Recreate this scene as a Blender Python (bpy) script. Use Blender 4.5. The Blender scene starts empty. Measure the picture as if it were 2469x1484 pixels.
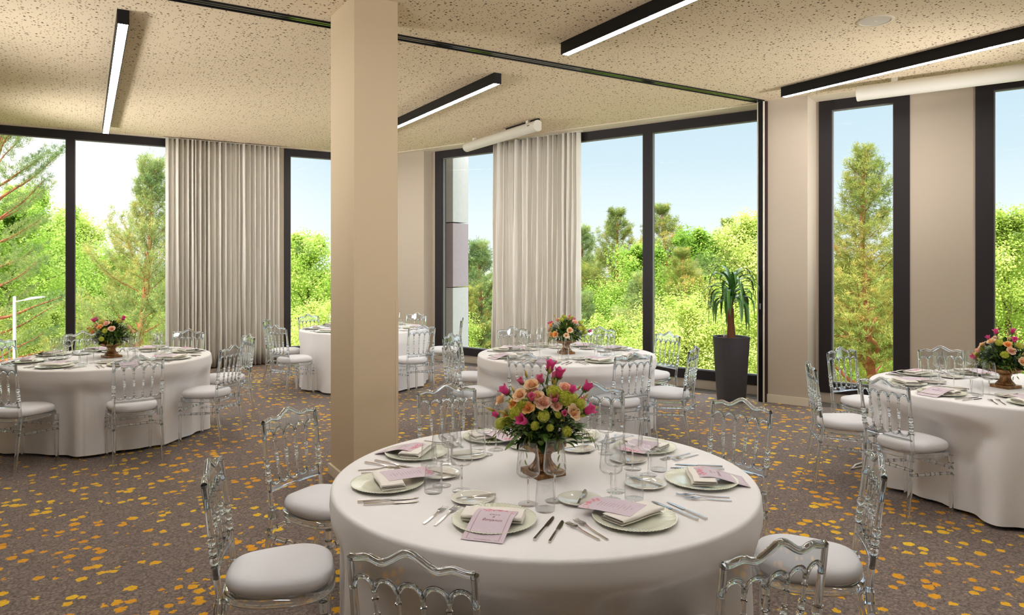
import bpy, bmesh, math, random
from mathutils import Vector, Matrix
from math import sin, cos, pi, radians, sqrt, exp, atan2

SC = bpy.context.scene
COL = SC.collection
# ------------------------------------------------------------------ camera maths
ANG = radians(31.2)
SA, CA = sin(ANG), cos(ANG)
F, CX, HY, EYE, CEIL, TZ = 1700.0, 1234.5, 636.0, 1.70, 3.70, 0.78
NR = Vector((0.9284, 0.3716, 0)); ER = Vector((0.3716, -0.9284, 0)); RROT = atan2(-0.9284, 0.3716)
NWALL, VWALL = 9.19, 12.45
def uv(X, Y, z=0.0): return Vector((X*CA + Y*SA, -X*SA + Y*CA, z))
def onz(px, py, z):
    Y = F*(EYE - z)/(py - HY); return uv((px - CX)/F*Y, Y, z)
def at(px, Y, z=0.0): return uv((px - CX)/F*Y, Y, z)
def zat(py, Y): return EYE - (py - HY)/F*Y
def s_on(px, n=NWALL):
    d = uv((px - CX)/F, 1.0); t = n/d.dot(NR); return (d*t).dot(ER)
def u_on(px, v=VWALL):
    d = uv((px - CX)/F, 1.0); return d.x*v/d.y
def srgb(r, g, b):
    f = lambda c: (c/255/12.92) if c <= 10.3 else ((c/255 + 0.055)/1.055)**2.4
    return (f(r), f(g), f(b), 1.0)

# ------------------------------------------------------------------ mesh builder
class MB:
    def __init__(s): s.v = []; s.f = []; s.m = []
    def add(s, vs, fs, mi=0):
        o = len(s.v); s.v += [tuple(p) for p in vs]
        s.f += [tuple(i + o for i in f) for f in fs]; s.m += [mi]*len(fs); return s
    def box(s, x0, x1, y0, y1, z0, z1, mi=0):
        return s.add([(x0,y0,z0),(x1,y0,z0),(x1,y1,z0),(x0,y1,z0),(x0,y0,z1),(x1,y0,z1),(x1,y1,z1),(x0,y1,z1)],
                     [(0,3,2,1),(4,5,6,7),(0,1,5,4),(1,2,6,5),(2,3,7,6),(3,0,4,7)], mi)
    def grid(s, pts, nu, nv, wu=False, wv=False, mi=0):
        fs = []
        for i in range(nu if wu else nu - 1):
            for j in range(nv if wv else nv - 1):
                a = i*nv + j; b = ((i + 1) % nu)*nv + j; c = ((i + 1) % nu)*nv + (j + 1) % nv; d = i*nv + (j + 1) % nv
                fs.append((a, b, c, d))
        return s.add(pts, fs, mi)
    def tube(s, path, rad, n=8, cap=True, closed=False, mi=0, flat=1.0):
        P = [Vector(p) for p in path]; k = len(P)
        R = rad if isinstance(rad, (list, tuple)) else [rad]*k
        T = []
        for i in range(k):
            a = P[(i - 1) % k] if (closed or i > 0) else P[0]; b = P[(i + 1) % k] if (closed or i < k - 1) else P[-1]
            t = (b - a); T.append(t.normalized() if t.length > 1e-9 else (T[-1] if T else Vector((0,0,1))))
        up = Vector((0,0,1)) if abs(T[0].z) < .9 else Vector((0,1,0))
        X = T[0].cross(up).normalized(); pts = []
        for i in range(k):
            X = (X - T[i]*X.dot(T[i]))
            X = X.normalized() if X.length > 1e-6 else T[i].orthogonal().normalized()
            Yv = T[i].cross(X)
            for j in range(n):
                a = 2*pi*j/n; pts.append(P[i] + (X*cos(a) + Yv*sin(a)*flat)*R[i])
        o = len(s.v)
        s.grid(pts, k, n, closed, True, mi)
        if cap and not closed:
            s.f += [tuple(o + j for j in reversed(range(n))), tuple(o + (k - 1)*n + j for j in range(n))]; s.m += [mi, mi]
        return s
    def lathe(s, prof, n=24, org=(0,0,0), fn=None, mi=0, wrap=False):
        pts = []
        for (r, z) in prof:
            for j in range(n):
                a = 2*pi*j/n
                rr, zz = fn(r, z, a) if fn else (r, z)
                pts.append((org[0] + rr*cos(a), org[1] + rr*sin(a), org[2] + zz))
        fs = []; k = len(prof)
        for i in range(k if wrap else k - 1):
            for j in range(n):
                a = i*n + j; b = i*n + (j + 1) % n; c = ((i + 1) % k)*n + (j + 1) % n; d = ((i + 1) % k)*n + j
                fs.append((a, b, c, d))
        return s.add(pts, fs, mi)
    def loft(s, rings, cap=True, mi=0):
        k, n = len(rings), len(rings[0]); o = len(s.v)
        s.grid([p for r in rings for p in r], k, n, False, True, mi)
        if cap:
            s.f += [tuple(o + j for j in reversed(range(n))), tuple(o + (k - 1)*n + j for j in range(n))]; s.m += [mi, mi]
        return s
    def merge(s, other, M=None, mi=None):
        vs = [M @ Vector(p) for p in other.v] if M is not None else other.v
        o = len(s.v); s.v += [tuple(p) for p in vs]
        s.f += [tuple(i + o for i in f) for f in other.f]; s.m += other.m if mi is None else [mi]*len(other.f); return s
    def mesh(s, name, mats, smooth=True, angle=40):
        me = bpy.data.meshes.new(name); me.from_pydata(s.v, [], s.f)
        for m in (mats if isinstance(mats, (list, tuple)) else [mats]): me.materials.append(m)
        if len(s.f) < 12000:
            bm = bmesh.new(); bm.from_mesh(me); bmesh.ops.recalc_face_normals(bm, faces=bm.faces); bm.to_mesh(me); bm.free()
        if any(s.m): me.polygons.foreach_set('material_index', s.m)
        if smooth:
            me.polygons.foreach_set('use_smooth', [True]*len(me.polygons))
            if angle < 180: me.set_sharp_from_angle(angle=radians(angle))
        me.update(); return me
    def build(s, name, mats, parent=None, smooth=True, angle=40, loc=None, rot=None, bevel=0):
        return link(name, s.mesh(name, mats, smooth, angle), parent, loc, rot, bevel)

def link(name, me, parent=None, loc=None, rot=None, bevel=0):
    o = bpy.data.objects.new(name, me); COL.objects.link(o)
    if parent: o.parent = parent
    if loc is not None: o.location = loc
    if rot is not None: o.rotation_euler = (0, 0, rot) if not hasattr(rot, '__len__') else rot
    if bevel:
        b = o.modifiers.new('bevel', 'BEVEL'); b.width = bevel; b.segments = 2; b.limit_method = 'ANGLE'
    return o
def tag(o, label=None, cat=None, group=None, kind=None):
    if label: o['label'] = label
    if cat: o['category'] = cat
    if group: o['group'] = group
    if kind: o['kind'] = kind
    return o
def thing(name, label, cat, loc=(0,0,0), rot=0, group=None):
    o = link(name, None, None, loc, rot); o.empty_display_size = .1
    return tag(o, label, cat, group)
def dup(o, parent=None):
    c = o.copy(); COL.objects.link(c)
    if parent: c.parent = parent
    for ch in KIDS(o): dup(ch, c)
    return c
_kids = {}
def KIDS(o):
    if o.name not in _kids: _kids[o.name] = list(o.children)
    return _kids[o.name]
class Proto:
    """first use hands out the source itself, later uses hand out copies"""
    def __init__(s, root): s.root = root; s.used = False; KIDS(root); [KIDS(k) for k in KIDS(root)]
    def get(s, loc, rot, label, cat, group=None):
        o = s.root if not s.used else dup(s.root)
        s.used = True
        o.location = loc; o.rotation_euler = (0, 0, rot) if not hasattr(rot, '__len__') else rot
        return tag(o, label, cat, group)

# ------------------------------------------------------------------ materials
def mat(name, col, rough=.5, metal=0., spec=.5, trans=None, coat=0, sheen=0):
    m = bpy.data.materials.new(name); m.use_nodes = True
    p = m.node_tree.nodes['Principled BSDF']
    p.inputs['Base Color'].default_value = col if len(col) == 4 else (*col, 1)
    p.inputs['Roughness'].default_value = rough; p.inputs['Metallic'].default_value = metal
    p.inputs['Specular IOR Level'].default_value = spec
    if coat: p.inputs['Coat Weight'].default_value = coat; p.inputs['Coat Roughness'].default_value = .05
    if sheen: p.inputs['Sheen Weight'].default_value = sheen
    return m
class NT:
    def __init__(s, m): s.t = m.node_tree; s.n = s.t.nodes; s.p = s.n.get('Principled BSDF'); s.out = s.n['Material Output']
    def new(s, typ, **kw):
        x = s.n.new(typ)
        for k, v in kw.items(): setattr(x, k, v)
        return x
    def ln(s, a, b): s.t.links.new(a, b)
    def obj(s): return s.new('ShaderNodeTexCoord').outputs['Object']
    def math(s, op, a, b=None):
        x = s.new('ShaderNodeMath', operation=op)
        for i, q in enumerate((a, b)):
            if q is None: continue
            if isinstance(q, (int, float)): x.inputs[i].default_value = q
            else: s.ln(q, x.inputs[i])
        return x.outputs[0]
    def mix(s, fac, a, b):
        x = s.new('ShaderNodeMix', data_type='RGBA')
        for sock, q in ((x.inputs[0], fac), (x.inputs[6], a), (x.inputs[7], b)):
            if isinstance(q, (int, float)): sock.default_value = q
            elif isinstance(q, tuple): sock.default_value = q
            else: s.ln(q, sock)
        return x.outputs[2]
    def noise(s, vec, scale, detail=2, rough=.5):
        x = s.new('ShaderNodeTexNoise'); x.inputs['Scale'].default_value = scale; x.inputs['Detail'].default_value = detail
        x.inputs['Roughness'].default_value = rough
        if vec is not None: s.ln(vec, x.inputs['Vector'])
        return x
    def voro(s, vec, scale, feature='F1', rand=1.0):
        x = s.new('ShaderNodeTexVoronoi', feature=feature); x.inputs['Scale'].default_value = scale
        x.inputs['Randomness'].default_value = rand; s.ln(vec, x.inputs['Vector']); return x
    def ramp(s, fac, stops, interp='LINEAR'):
        x = s.new('ShaderNodeValToRGB'); x.color_ramp.interpolation = interp; e = x.color_ramp.elements
        while len(e) > 1: e.remove(e[-1])
        e[0].position = stops[0][0]; e[0].color = stops[0][1]
        for p, c in stops[1:]: q = e.new(p); q.color = c
        s.ln(fac, x.inputs[0]); return x.outputs[0]
    def bump(s, h, strength, dist=.002):
        b = s.new('ShaderNodeBump'); b.inputs['Strength'].default_value = strength; b.inputs['Distance'].default_value = dist
        s.ln(h, b.inputs['Height']); s.ln(b.outputs[0], s.p.inputs['Normal'])

def noisy(m, scale, amount, bump=0, dark=.8):
    t = NT(m); c = tuple(t.p.inputs['Base Color'].default_value)
    nz = t.noise(t.obj(), scale, 4, .6)
    d = (c[0]*dark, c[1]*dark, c[2]*dark, 1)
    t.ln(t.mix(t.math('MULTIPLY', nz.outputs[0], amount), c, d), t.p.inputs['Base Color'])
    if bump: t.bump(nz.outputs[0], bump)
    return m

def carpet_mat():
    m = mat('carpet', srgb(95,82,74), .95, spec=.1); t = NT(m); o = t.obj()
    def warped(scale, amt):
        nz = t.noise(o, scale, 3); vm = t.new('ShaderNodeVectorMath', operation='MULTIPLY_ADD')
        vm.inputs[1].default_value = (amt, amt, amt); t.ln(nz.outputs['Color'], vm.inputs[0]); t.ln(o, vm.inputs[2]); return vm.outputs[0]
    w1 = warped(52, .036)
    v = t.voro(w1, 14.0); v2 = t.voro(warped(30, .03), 17.0); ve = t.voro(warped(30, .03), 17.0, 'DISTANCE_TO_EDGE')
    sep = t.new('ShaderNodeSeparateColor'); t.ln(v.outputs['Color'], sep.inputs[0]); sep2 = t.new('ShaderNodeSeparateColor'); t.ln(v2.outputs['Color'], sep2.inputs[0])
    fib = t.noise(o, 170, 3, .7); fib2 = t.noise(o, 60, 4, .75); big = t.noise(o, 1.1, 2); mid = t.noise(o, 5, 2)
    base = t.mix(t.ramp(fib2.outputs[0], [(.34,(0,0,0,1)),(.66,(1,1,1,1))]), srgb(82,71,66), srgb(182,163,150))
    base = t.mix(t.math('MULTIPLY', sep2.outputs[1], .35), base, srgb(112,98,92))
    edge = t.math('LESS_THAN', ve.outputs['Distance'], .06)
    base = t.mix(t.math('MULTIPLY', edge, .38), base, srgb(70,61,62))
    base = t.mix(t.math('MULTIPLY', fib.outputs[0], .5), base, srgb(78,68,64))
    yel = t.mix(t.ramp(big.outputs[0], [(.44,(0,0,0,1)),(.58,(1,1,1,1))]), srgb(236,168,34), srgb(250,208,52))
    yel = t.mix(t.math('MULTIPLY', sep.outputs[2], .38), yel, srgb(214,136,26))
    yel = t.mix(t.math('MULTIPLY', t.ramp(fib2.outputs[0], [(.3,(1,1,1,1)),(.6,(0,0,0,1))]), .45), yel, srgb(150,100,36))
    thr = t.math('ADD', t.math('MULTIPLY', mid.outputs[0], .86), .0)
    isy = t.math('MULTIPLY', t.math('LESS_THAN', sep.outputs[0], thr), t.math('LESS_THAN', v.outputs['Distance'], t.math('ADD', t.math('MULTIPLY', sep.outputs[1], .18), .30)))
    t.ln(t.mix(isy, base, yel), t.p.inputs['Base Color']); t.bump(fib.outputs[0], .5, .004)
    t.p.inputs['Sheen Weight'].default_value = .15; t.p.inputs['Sheen Roughness'].default_value = .4
    return m
def ceiling_mat():
    m = mat('perforated_plaster', srgb(224,206,178), .9, spec=.2); t = NT(m); o = t.obj()
    h = None
    for sc, r, keep in ((18., .185, .92), (33., .19, .92)):
        v = t.voro(o, sc, rand=.62); sep = t.new('ShaderNodeSeparateColor'); t.ln(v.outputs['Color'], sep.inputs[0])
        k = t.math('MULTIPLY', t.math('LESS_THAN', v.outputs['Distance'], r), t.math('LESS_THAN', sep.outputs[0], keep))
        h = k if h is None else t.math('MAXIMUM', h, k)
    t.ln(t.mix(h, srgb(224,206,178), srgb(92,70,48)), t.p.inputs['Base Color'])
    return m
def thin_glass(name, tint=(1,1,1,1), f0=.04, rough=0.0, boost=1.0):
    m = bpy.data.materials.new(name); m.use_nodes = True; t = NT(m); t.n.remove(t.p)
    tr = t.new('ShaderNodeBsdfTransparent'); tr.inputs[0].default_value = tint
    gl = t.new('ShaderNodeBsdfGlossy'); gl.inputs['Roughness'].default_value = rough
    lw = t.new('ShaderNodeLayerWeight'); lw.inputs[0].default_value = .5      # facing ratio, the same from both sides of the pane
    fr = t.math('ADD', t.math('MULTIPLY', t.math('POWER', lw.outputs['Facing'], 4.0), .85), f0)
    mx = t.new('ShaderNodeMixShader'); t.ln(t.math('MULTIPLY', fr, boost), mx.inputs[0])
    t.ln(tr.outputs[0], mx.inputs[1]); t.ln(gl.outputs[0], mx.inputs[2]); t.ln(mx.outputs[0], t.out.inputs[0]); return m
def glass(name, col, ior=1.46, clear=0):
    m = bpy.data.materials.new(name); m.use_nodes = True; t = NT(m); t.n.remove(t.p)
    g = t.new('ShaderNodeBsdfGlass'); g.inputs['Color'].default_value = col; g.inputs['IOR'].default_value = ior; g.inputs['Roughness'].default_value = 0
    if clear:       # polished outer skin over the clear body
        gl = t.new('ShaderNodeBsdfGlossy'); gl.inputs['Roughness'].default_value = .03; gl.inputs['Color'].default_value = (.97,.985,1,1)
        lw = t.new('ShaderNodeLayerWeight'); lw.inputs[0].default_value = .5
        mx = t.new('ShaderNodeMixShader'); t.ln(t.math('ADD', t.math('MULTIPLY', t.math('POWER', lw.outputs['Facing'], 2.0), .42), clear), mx.inputs[0])
        t.ln(g.outputs[0], mx.inputs[1]); t.ln(gl.outputs[0], mx.inputs[2]); t.ln(mx.outputs[0], t.out.inputs[0])
    else: t.ln(g.outputs[0], t.out.inputs[0])
    return m
def leafy(name, cols, scale=1.2, transl=.45, fine=25):
    m = bpy.data.materials.new(name); m.use_nodes = True; t = NT(m); t.n.remove(t.p)
    o = t.obj(); nz = t.noise(o, scale, 3, .6); n2 = t.noise(o, fine, 1)
    oi = t.new('ShaderNodeObjectInfo')
    f = t.math('ADD', t.math('MULTIPLY', nz.outputs[0], .65), t.math('MULTIPLY', n2.outputs[0], .35))
    f = t.math('ADD', f, t.math('MULTIPLY', t.math('SUBTRACT', oi.outputs['Random'], .5), .12))
    k = len(cols); c = t.ramp(f, [(.30 + .4*i/(k - 1), srgb(*q)) for i, q in enumerate(cols)])
    d = t.new('ShaderNodeBsdfDiffuse'); tl = t.new('ShaderNodeBsdfTranslucent'); t.ln(c, d.inputs[0]); t.ln(c, tl.inputs[0])
    mx = t.new('ShaderNodeMixShader'); mx.inputs[0].default_value = transl
    t.ln(d.outputs[0], mx.inputs[1]); t.ln(tl.outputs[0], mx.inputs[2]); t.ln(mx.outputs[0], t.out.inputs[0]); return m
def emit(name, col, st):
    m = bpy.data.materials.new(name); m.use_nodes = True; t = NT(m); t.n.remove(t.p)
    e = t.new('ShaderNodeEmission'); e.inputs[0].default_value = col; e.inputs[1].default_value = st
    t.ln(e.outputs[0], t.out.inputs[0]); return m
def fabric(name, col, weave=700, dark=.88, transl=0, rough=.9, bump=.12):
    m = mat(name, col, rough, spec=.15, sheen=.15); t = NT(m)
    o = t.obj(); n1 = t.noise(o, weave, 2); n2 = t.noise(o, 3, 3)
    f = t.math('MULTIPLY', t.math('ADD', n1.outputs[0], n2.outputs[0]), .5)
    t.ln(t.mix(f, col, (col[0]*dark, col[1]*dark, col[2]*dark, 1)), t.p.inputs['Base Color']); t.bump(n1.outputs[0], bump, .001)
    if transl:
        tl = t.new('ShaderNodeBsdfTranslucent'); tl.inputs[0].default_value = col
        mx = t.new('ShaderNodeMixShader'); mx.inputs[0].default_value = transl
        t.ln(t.p.outputs[0], mx.inputs[1]); t.ln(tl.outputs[0], mx.inputs[2]); t.ln(mx.outputs[0], t.out.inputs[0])
    return m

M = {}
M['carpet'] = carpet_mat(); M['ceiling'] = ceiling_mat()
M['wall'] = noisy(mat('cream_plaster', srgb(184,171,154), .85, spec=.2), 60, .12, .04)
M['plain'] = mat('plain_plaster', srgb(216,204,184), .85, spec=.2)
M['pillar'] = noisy(mat('pillar_paint', srgb(204,184,154), .8, spec=.25), 40, .1, .04)
M['frame'] = mat('anthracite_aluminium', srgb(38,33,35), .5, spec=.3)
M['gasket'] = mat('gasket', srgb(120,118,116), .5)
M['pane'] = thin_glass('window_glass', (.985,.99,.985,1), .0008, 0, .8)
M['wood_dark'] = noisy(mat('wenge_veneer', srgb(42,20,16), .35), 25, .6, 0, .5)
M['alu'] = mat('brushed_aluminium', srgb(200,200,200), .3, 1)
M['black'] = mat('black_paint', srgb(16,14,16), .55, spec=.25)
M['track'] = mat('track_metal', srgb(62,66,52), .12, .9)
M['diffuser'] = emit('lamp_diffuser', (1.0,.985,.965,1), 40.0)
M['white_metal'] = mat('white_metal', srgb(216,212,200), .4)
M['concrete'] = noisy(mat('concrete', srgb(214,210,207), .9), 14, .7, .1, .75)
M['concrete_b'] = noisy(mat('concrete_mauve', srgb(184,168,172), .9), 14, .7, .1, .75)
M['curtain'] = fabric('curtain_linen', srgb(247,242,233), 420, .85, .12)
M['cloth'] = fabric('white_damask', srgb(242,239,238), 900, .95, 0, .8)
M['cushion'] = fabric('cushion_cover', srgb(232,231,234), 800, .95)
M['napkin'] = fabric('napkin_linen', srgb(240,234,226), 900, .95)
M['acrylic'] = glass('clear_acrylic', (.955,.98,1.0,1), 1.49, .08)
M['glass'] = thin_glass('glassware', (.985,.988,.99,1), .05)
M['crystal'] = glass('crystal_stem', (.99,.99,.99,1), 1.5)
M['china'] = mat('celadon_china', srgb(224,226,206), .12, spec=.6, coat=.5)
M['china_w'] = mat('white_china', srgb(232,229,218), .08, spec=.6, coat=.6)
M['steel'] = mat('polished_steel', srgb(205,200,196), .16, 1)
M['card'] = mat('lilac_card', srgb(214,198,208), .6, spec=.25)
M['ink'] = mat('rose_ink', srgb(128,58,78), .7)
M['ink_l'] = mat('pale_rose_ink', srgb(176,130,148), .7)
M['pr_pink'] = mat('print_pink', srgb(222,140,158), .7); M['pr_rose'] = mat('print_blush', srgb(232,190,194), .7); M['pr_sage'] = mat('print_sage', srgb(130,118,98), .7)
def urn_mat():
    m = mat('antique_gold', srgb(150,108,66), .32, .55); t = NT(m); n = t.noise(t.obj(), 22, 4, .7)
    t.ln(t.ramp(n.outputs[0], [(.3, srgb(84,52,30)), (.55, srgb(150,108,66)), (.75, srgb(196,160,112))]), t.p.inputs['Base Color']); t.bump(n.outputs[0], .2, .002); return m
M['urn'] = urn_mat()
def petal_mat(name, inner, outer):
    m = mat(name, srgb(*outer), .6, spec=.2, sheen=.2); t = NT(m); o = t.obj(); ln = t.new('ShaderNodeVectorMath', operation='LENGTH'); t.ln(o, ln.inputs[0])
    n = t.noise(o, 40, 2); f = t.math('ADD', t.math('MULTIPLY', ln.outputs['Value'], 26), t.math('MULTIPLY', t.math('SUBTRACT', n.outputs[0], .5), .5))
    t.ln(t.ramp(f, [(.15, srgb(*inner)), (.95, srgb(*outer))]), t.p.inputs['Base Color'])
    tl = t.new('ShaderNodeBsdfTranslucent'); t.ln(t.p.inputs['Base Color'].links[0].from_socket, tl.inputs[0])
    mx = t.new('ShaderNodeMixShader'); mx.inputs[0].default_value = .35; t.ln(t.p.outputs[0], mx.inputs[1]); t.ln(tl.outputs[0], mx.inputs[2]); t.ln(mx.outputs[0], t.out.inputs[0]); return m
M['rose_peach'] = petal_mat('peach_petal', (250,202,150), (255,236,200))
M['rose_blush'] = petal_mat('blush_petal', (248,190,160), (252,224,200))
M['rose_apricot'] = petal_mat('apricot_petal', (252,172,92), (254,218,146))
M['bell'] = petal_mat('magenta_petal', (214,44,122), (240,96,170))
M['bell_l'] = petal_mat('pink_petal', (214,92,120), (232,120,160))
M['vib'] = leafy('lime_blossom', [(166,174,52),(212,214,92),(234,236,148)], 60, .35, 150)
M['leaf_dark'] = noisy(mat('glossy_leaf', srgb(36,62,22), .35, spec=.5), 30, .7, 0, .5)
M['leaf_mid'] = noisy(mat('mid_leaf', srgb(92,124,46), .5), 30, .6, 0, .6)
M['leaf_lime'] = noisy(mat('lime_leaf', srgb(128,142,58), .5), 30, .5, 0, .6)
M['bud'] = noisy(mat('yellow_bud', srgb(198,170,80), .5), 40, .8, 0, .7)
M['planter'] = mat('graphite_planter', srgb(58,56,60), .38, spec=.45)
M['soil'] = noisy(mat('soil', srgb(50,38,30), .95), 60, .8, .5, .5)
M['yucca_bark'] = noisy(mat('yucca_bark', srgb(116,72,42), .9), 70, .9, .6, .45)
M['yucca'] = noisy(mat('yucca_leaf', srgb(72,122,48), .32, spec=.5), 9, .8, 0, .5)
M['bark'] = noisy(mat('pine_bark', srgb(190,112,78), .9), 6, .8, .4, .5)
M['bark_g'] = noisy(mat('grey_bark', srgb(120,96,76), .9), 6, .8, .3, .5)
M['needles'] = leafy('pine_needles', [(84,100,52),(134,148,76),(176,172,92),(206,160,92)], .7, .35, 5)
M['needles_b'] = leafy('pine_needles_blue', [(86,112,76),(128,150,92),(166,176,106),(206,188,108)], .8, .35, 9)
M['leaves'] = leafy('fresh_leaves', [(70,104,34),(134,170,66),(184,206,102),(212,222,138)], .9, .5, 7)
M['leaves_y'] = leafy('young_leaves', [(96,122,44),(164,186,84),(206,216,126),(230,232,170)], .9, .5, 7)
M['grass'] = noisy(mat('meadow', srgb(142,146,100), .95), 2, .8, 0, .6)
M['grille'] = mat('grille_steel', srgb(150,146,140), .35, .8)
M['red'] = mat('red_plastic', srgb(190,24,22), .4)
M['wood_ply'] = mat('plywood', srgb(180,140,96), .6)

# ------------------------------------------------------------------ room shell
def struct(o): o['kind'] = 'structure'; return o
UL, VB = -5.2, -4.2           # unseen walls behind the camera
def right_u(v, n=NWALL): return (n - NR.y*v)/NR.x
fl = MB(); 
poly = [(UL-.3,VB-.3),(right_u(VB-.3,9.5),VB-.3),(right_u(VWALL+.3,9.5),VWALL+.3),(UL-.3,VWALL+.3)]
def slab(z0, z1): 
    b = MB(); b.add([(x,y,z0) for x,y in poly]+[(x,y,z1) for x,y in poly], [(3,2,1,0),(4,5,6,7),(0,1,5,4),(1,2,6,5),(2,3,7,6),(3,0,4,7)]); return b
struct(slab(-.35, 0).build('floor', M['carpet'], smooth=False))
struct(slab(CEIL, CEIL+.5).build('ceiling', M['ceiling'], smooth=False))
struct(MB().box(UL-.3,UL,VB,VWALL+.3,0,CEIL).build('wall_side', M['wall'], smooth=False))
struct(MB().box(UL,right_u(VB),VB-.3,VB,0,CEIL).build('wall_back', M['wall'], smooth=False))

def window(name, x0, x1, y, fl, fr, mull, rot, z0=.125, z1=CEIL, ft=.125, fb=.125, d0=-.045, d1=.07):
    b = MB(); b.box(x0,x0+fl,y+d0,y+d1,z0,z1); b.box(x1-fr,x1,y+d0,y+d1,z0,z1)
    b.box(x0+fl,x1-fr,y+d0,y+d1,z1-ft,z1); b.box(x0+fl,x1-fr,y+d0,y+d1,z0,z0+fb)
    r = struct(b.build(name, M['frame'], smooth=False, rot=rot))
    xs = [x0+fl]
    for (a, c) in mull:
        struct(MB().box(a,c,y+d0-.004,y+d1,z0+fb,z1-ft).build('mullion', M['frame'], r, False)); xs += [a, c]
    xs.append(x1-fr)
    for i in range(0, len(xs), 2):
        struct(MB().box(xs[i],xs[i+1],y+.012,y+.024,z0+fb,z1-ft).build('pane', M['pane'], r, False))
        g = MB(); e = .012
        g.box(xs[i],xs[i]+e,y-.012,y+.036,z0+fb,z1-ft); g.box(xs[i+1]-e,xs[i+1],y-.012,y+.036,z0+fb,z1-ft)
        g.box(xs[i]+e,xs[i+1]-e,y-.012,y+.036,z1-ft-e,z1-ft); g.box(xs[i]+e,xs[i+1]-e,y-.012,y+.036,z0+fb,z0+fb+e)
        struct(g.build('glazing_bead', M['gasket'], r, False))
    return r
# left (far) wall along +X at v = 12.45
w1a, w1b, w2a, w2b, cor = -4.6, u_on(440), u_on(685), u_on(905), right_u(VWALL, 9.5)
wl = MB()
for a, b in ((UL, w1a), (w1b, w2a), (w2b, cor)): wl.box(a,b,VWALL,VWALL+.3,0,CEIL)
for a, b in ((w1a,w1b),(w2a,w2b)): wl.box(a,b,VWALL,VWALL+.3,0,.125)
struct(wl.build('wall_left', M['wall'], smooth=False))
window('window_1', w1a, w1b, VWALL+.03, .09, .12, [(-2.9,-2.78),(u_on(160),u_on(180))], None, ft=.13)
window('window_2', w2a, w2b, VWALL+.03, u_on(700)-w2a, .1, [], None, ft=.13)
# right wall, local frame (s along the wall, n outward)
W = [(s_on(1050), s_on(1885)), (s_on(1975), s_on(2194)), (s_on(2352), s_on(2352)+1.75)]
W.append((W[2][1]+1.0, W[2][1]+2.75)); W.append((W[3][1]+1.0, W[3][1]+2.75))
s_min, s_max = (Vector((cor,VWALL+.3,0))).dot(ER)-.3, Vector((right_u(VB-.3),VB-.3,0)).dot(ER)+.4
s_cor = Vector((right_u(VWALL),VWALL,0)).dot(ER)
wr = MB(); cur = s_cor
for a, b in W:
    wr.box(cur,a,NWALL,NWALL+.26,0,CEIL); wr.box(a,b,NWALL,NWALL+.26,0,.125); cur = b
wr.box(cur,s_max,NWALL,NWALL+.26,0,CEIL)
struct(wr.build('wall_right', M['wall'], smooth=False, rot=RROT))
window('window_3', W[0][0], W[0][1], NWALL+.03, s_on(1066)-W[0][0], .1, [(s_on(1290),s_on(1290)+.12),(s_on(1551),s_on(1571))], RROT, ft=.14)
for i in (1, 2, 3, 4):
    window('window_%d' % (i+3), W[i][0], W[i][1], NWALL+.03, .165 if i > 1 else s_on(2005)-W[1][0], .165, [], RROT, ft=.13)
# piers standing proud of the window recess
NP = 8.80
pa, pb = s_on(1858, NP)-.05, s_on(1947, NP)
pf = s_on(1022, 9.0)
struct(MB().box(pa,pb,NP,NWALL,0,CEIL).build('pier_right', M['wall'], smooth=False, rot=RROT))
c0 = Vector((right_u(VWALL,9.0),VWALL,0)).dot(ER)
pfm = MB(); q = [c0, pf]
pfm.box(c0+.0,pf,9.0,NWALL,0,CEIL)
struct(pfm.build('pier_corner', M['wall'], smooth=False, rot=RROT))
struct(MB().box(pa,pb+.012,NP-.014,NP,0,.10).build('baseboard_right', M['plain'], smooth=False, rot=RROT, bevel=.003))
struct(MB().box(c0,pf+.012,9.0-.014,9.0,0,.10).build('baseboard_corner', M['plain'], smooth=False, rot=RROT, bevel=.003))
# plain plaster border of the ceiling above the window recess
struct(MB().box(s_cor+.12,s_max-.4,8.86,NWALL,CEIL-.012,CEIL).build('trim_1', M['plain'], smooth=False, rot=RROT))
struct(MB().box(UL,right_u(VWALL,9.1),VWALL-.10,VWALL,CEIL-.012,CEIL).build('trim_2', M['plain'], smooth=False))
# trench grille in the window recess
for k, (a, b) in enumerate(((s_on(1060), pa), (pb, s_max-.4))):
    g = MB(); g.box(a,b,8.90,8.915,0,.008); g.box(a,b,9.145,9.16,0,.008); g.box(a,b,8.915,9.145,0,.001)
    x = a + .02
    while x < min(b, 9.0): g.box(x,x+.009,8.915,9.145,.001,.006); x += .022
    struct(g.build('floor_grille_%d' % (k+1), M['grille'], smooth=False, rot=RROT))
# facade fin outside the corner window
ff = MB(); a, b = s_on(1040, 9.62), s_on(1092, 9.62)
for (z0, z1, mi) in ((-5,1.05,0),(1.07,2.05,1),(2.07,6,0)):
    pass
Yf = 12.7
z1_, z2_ = zat(693, 12.9), zat(537, 12.9)
ff.box(a,b,9.62,10.05,-5,z1_-.01,0); ff.box(a,b,9.62,10.05,z1_+.01,z2_-.01,1); ff.box(a,b,9.62,10.05,z2_+.01,4.6,0)
struct(ff.build('facade_pillar', [M['concrete'],M['concrete_b']], smooth=False, rot=RROT))
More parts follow.
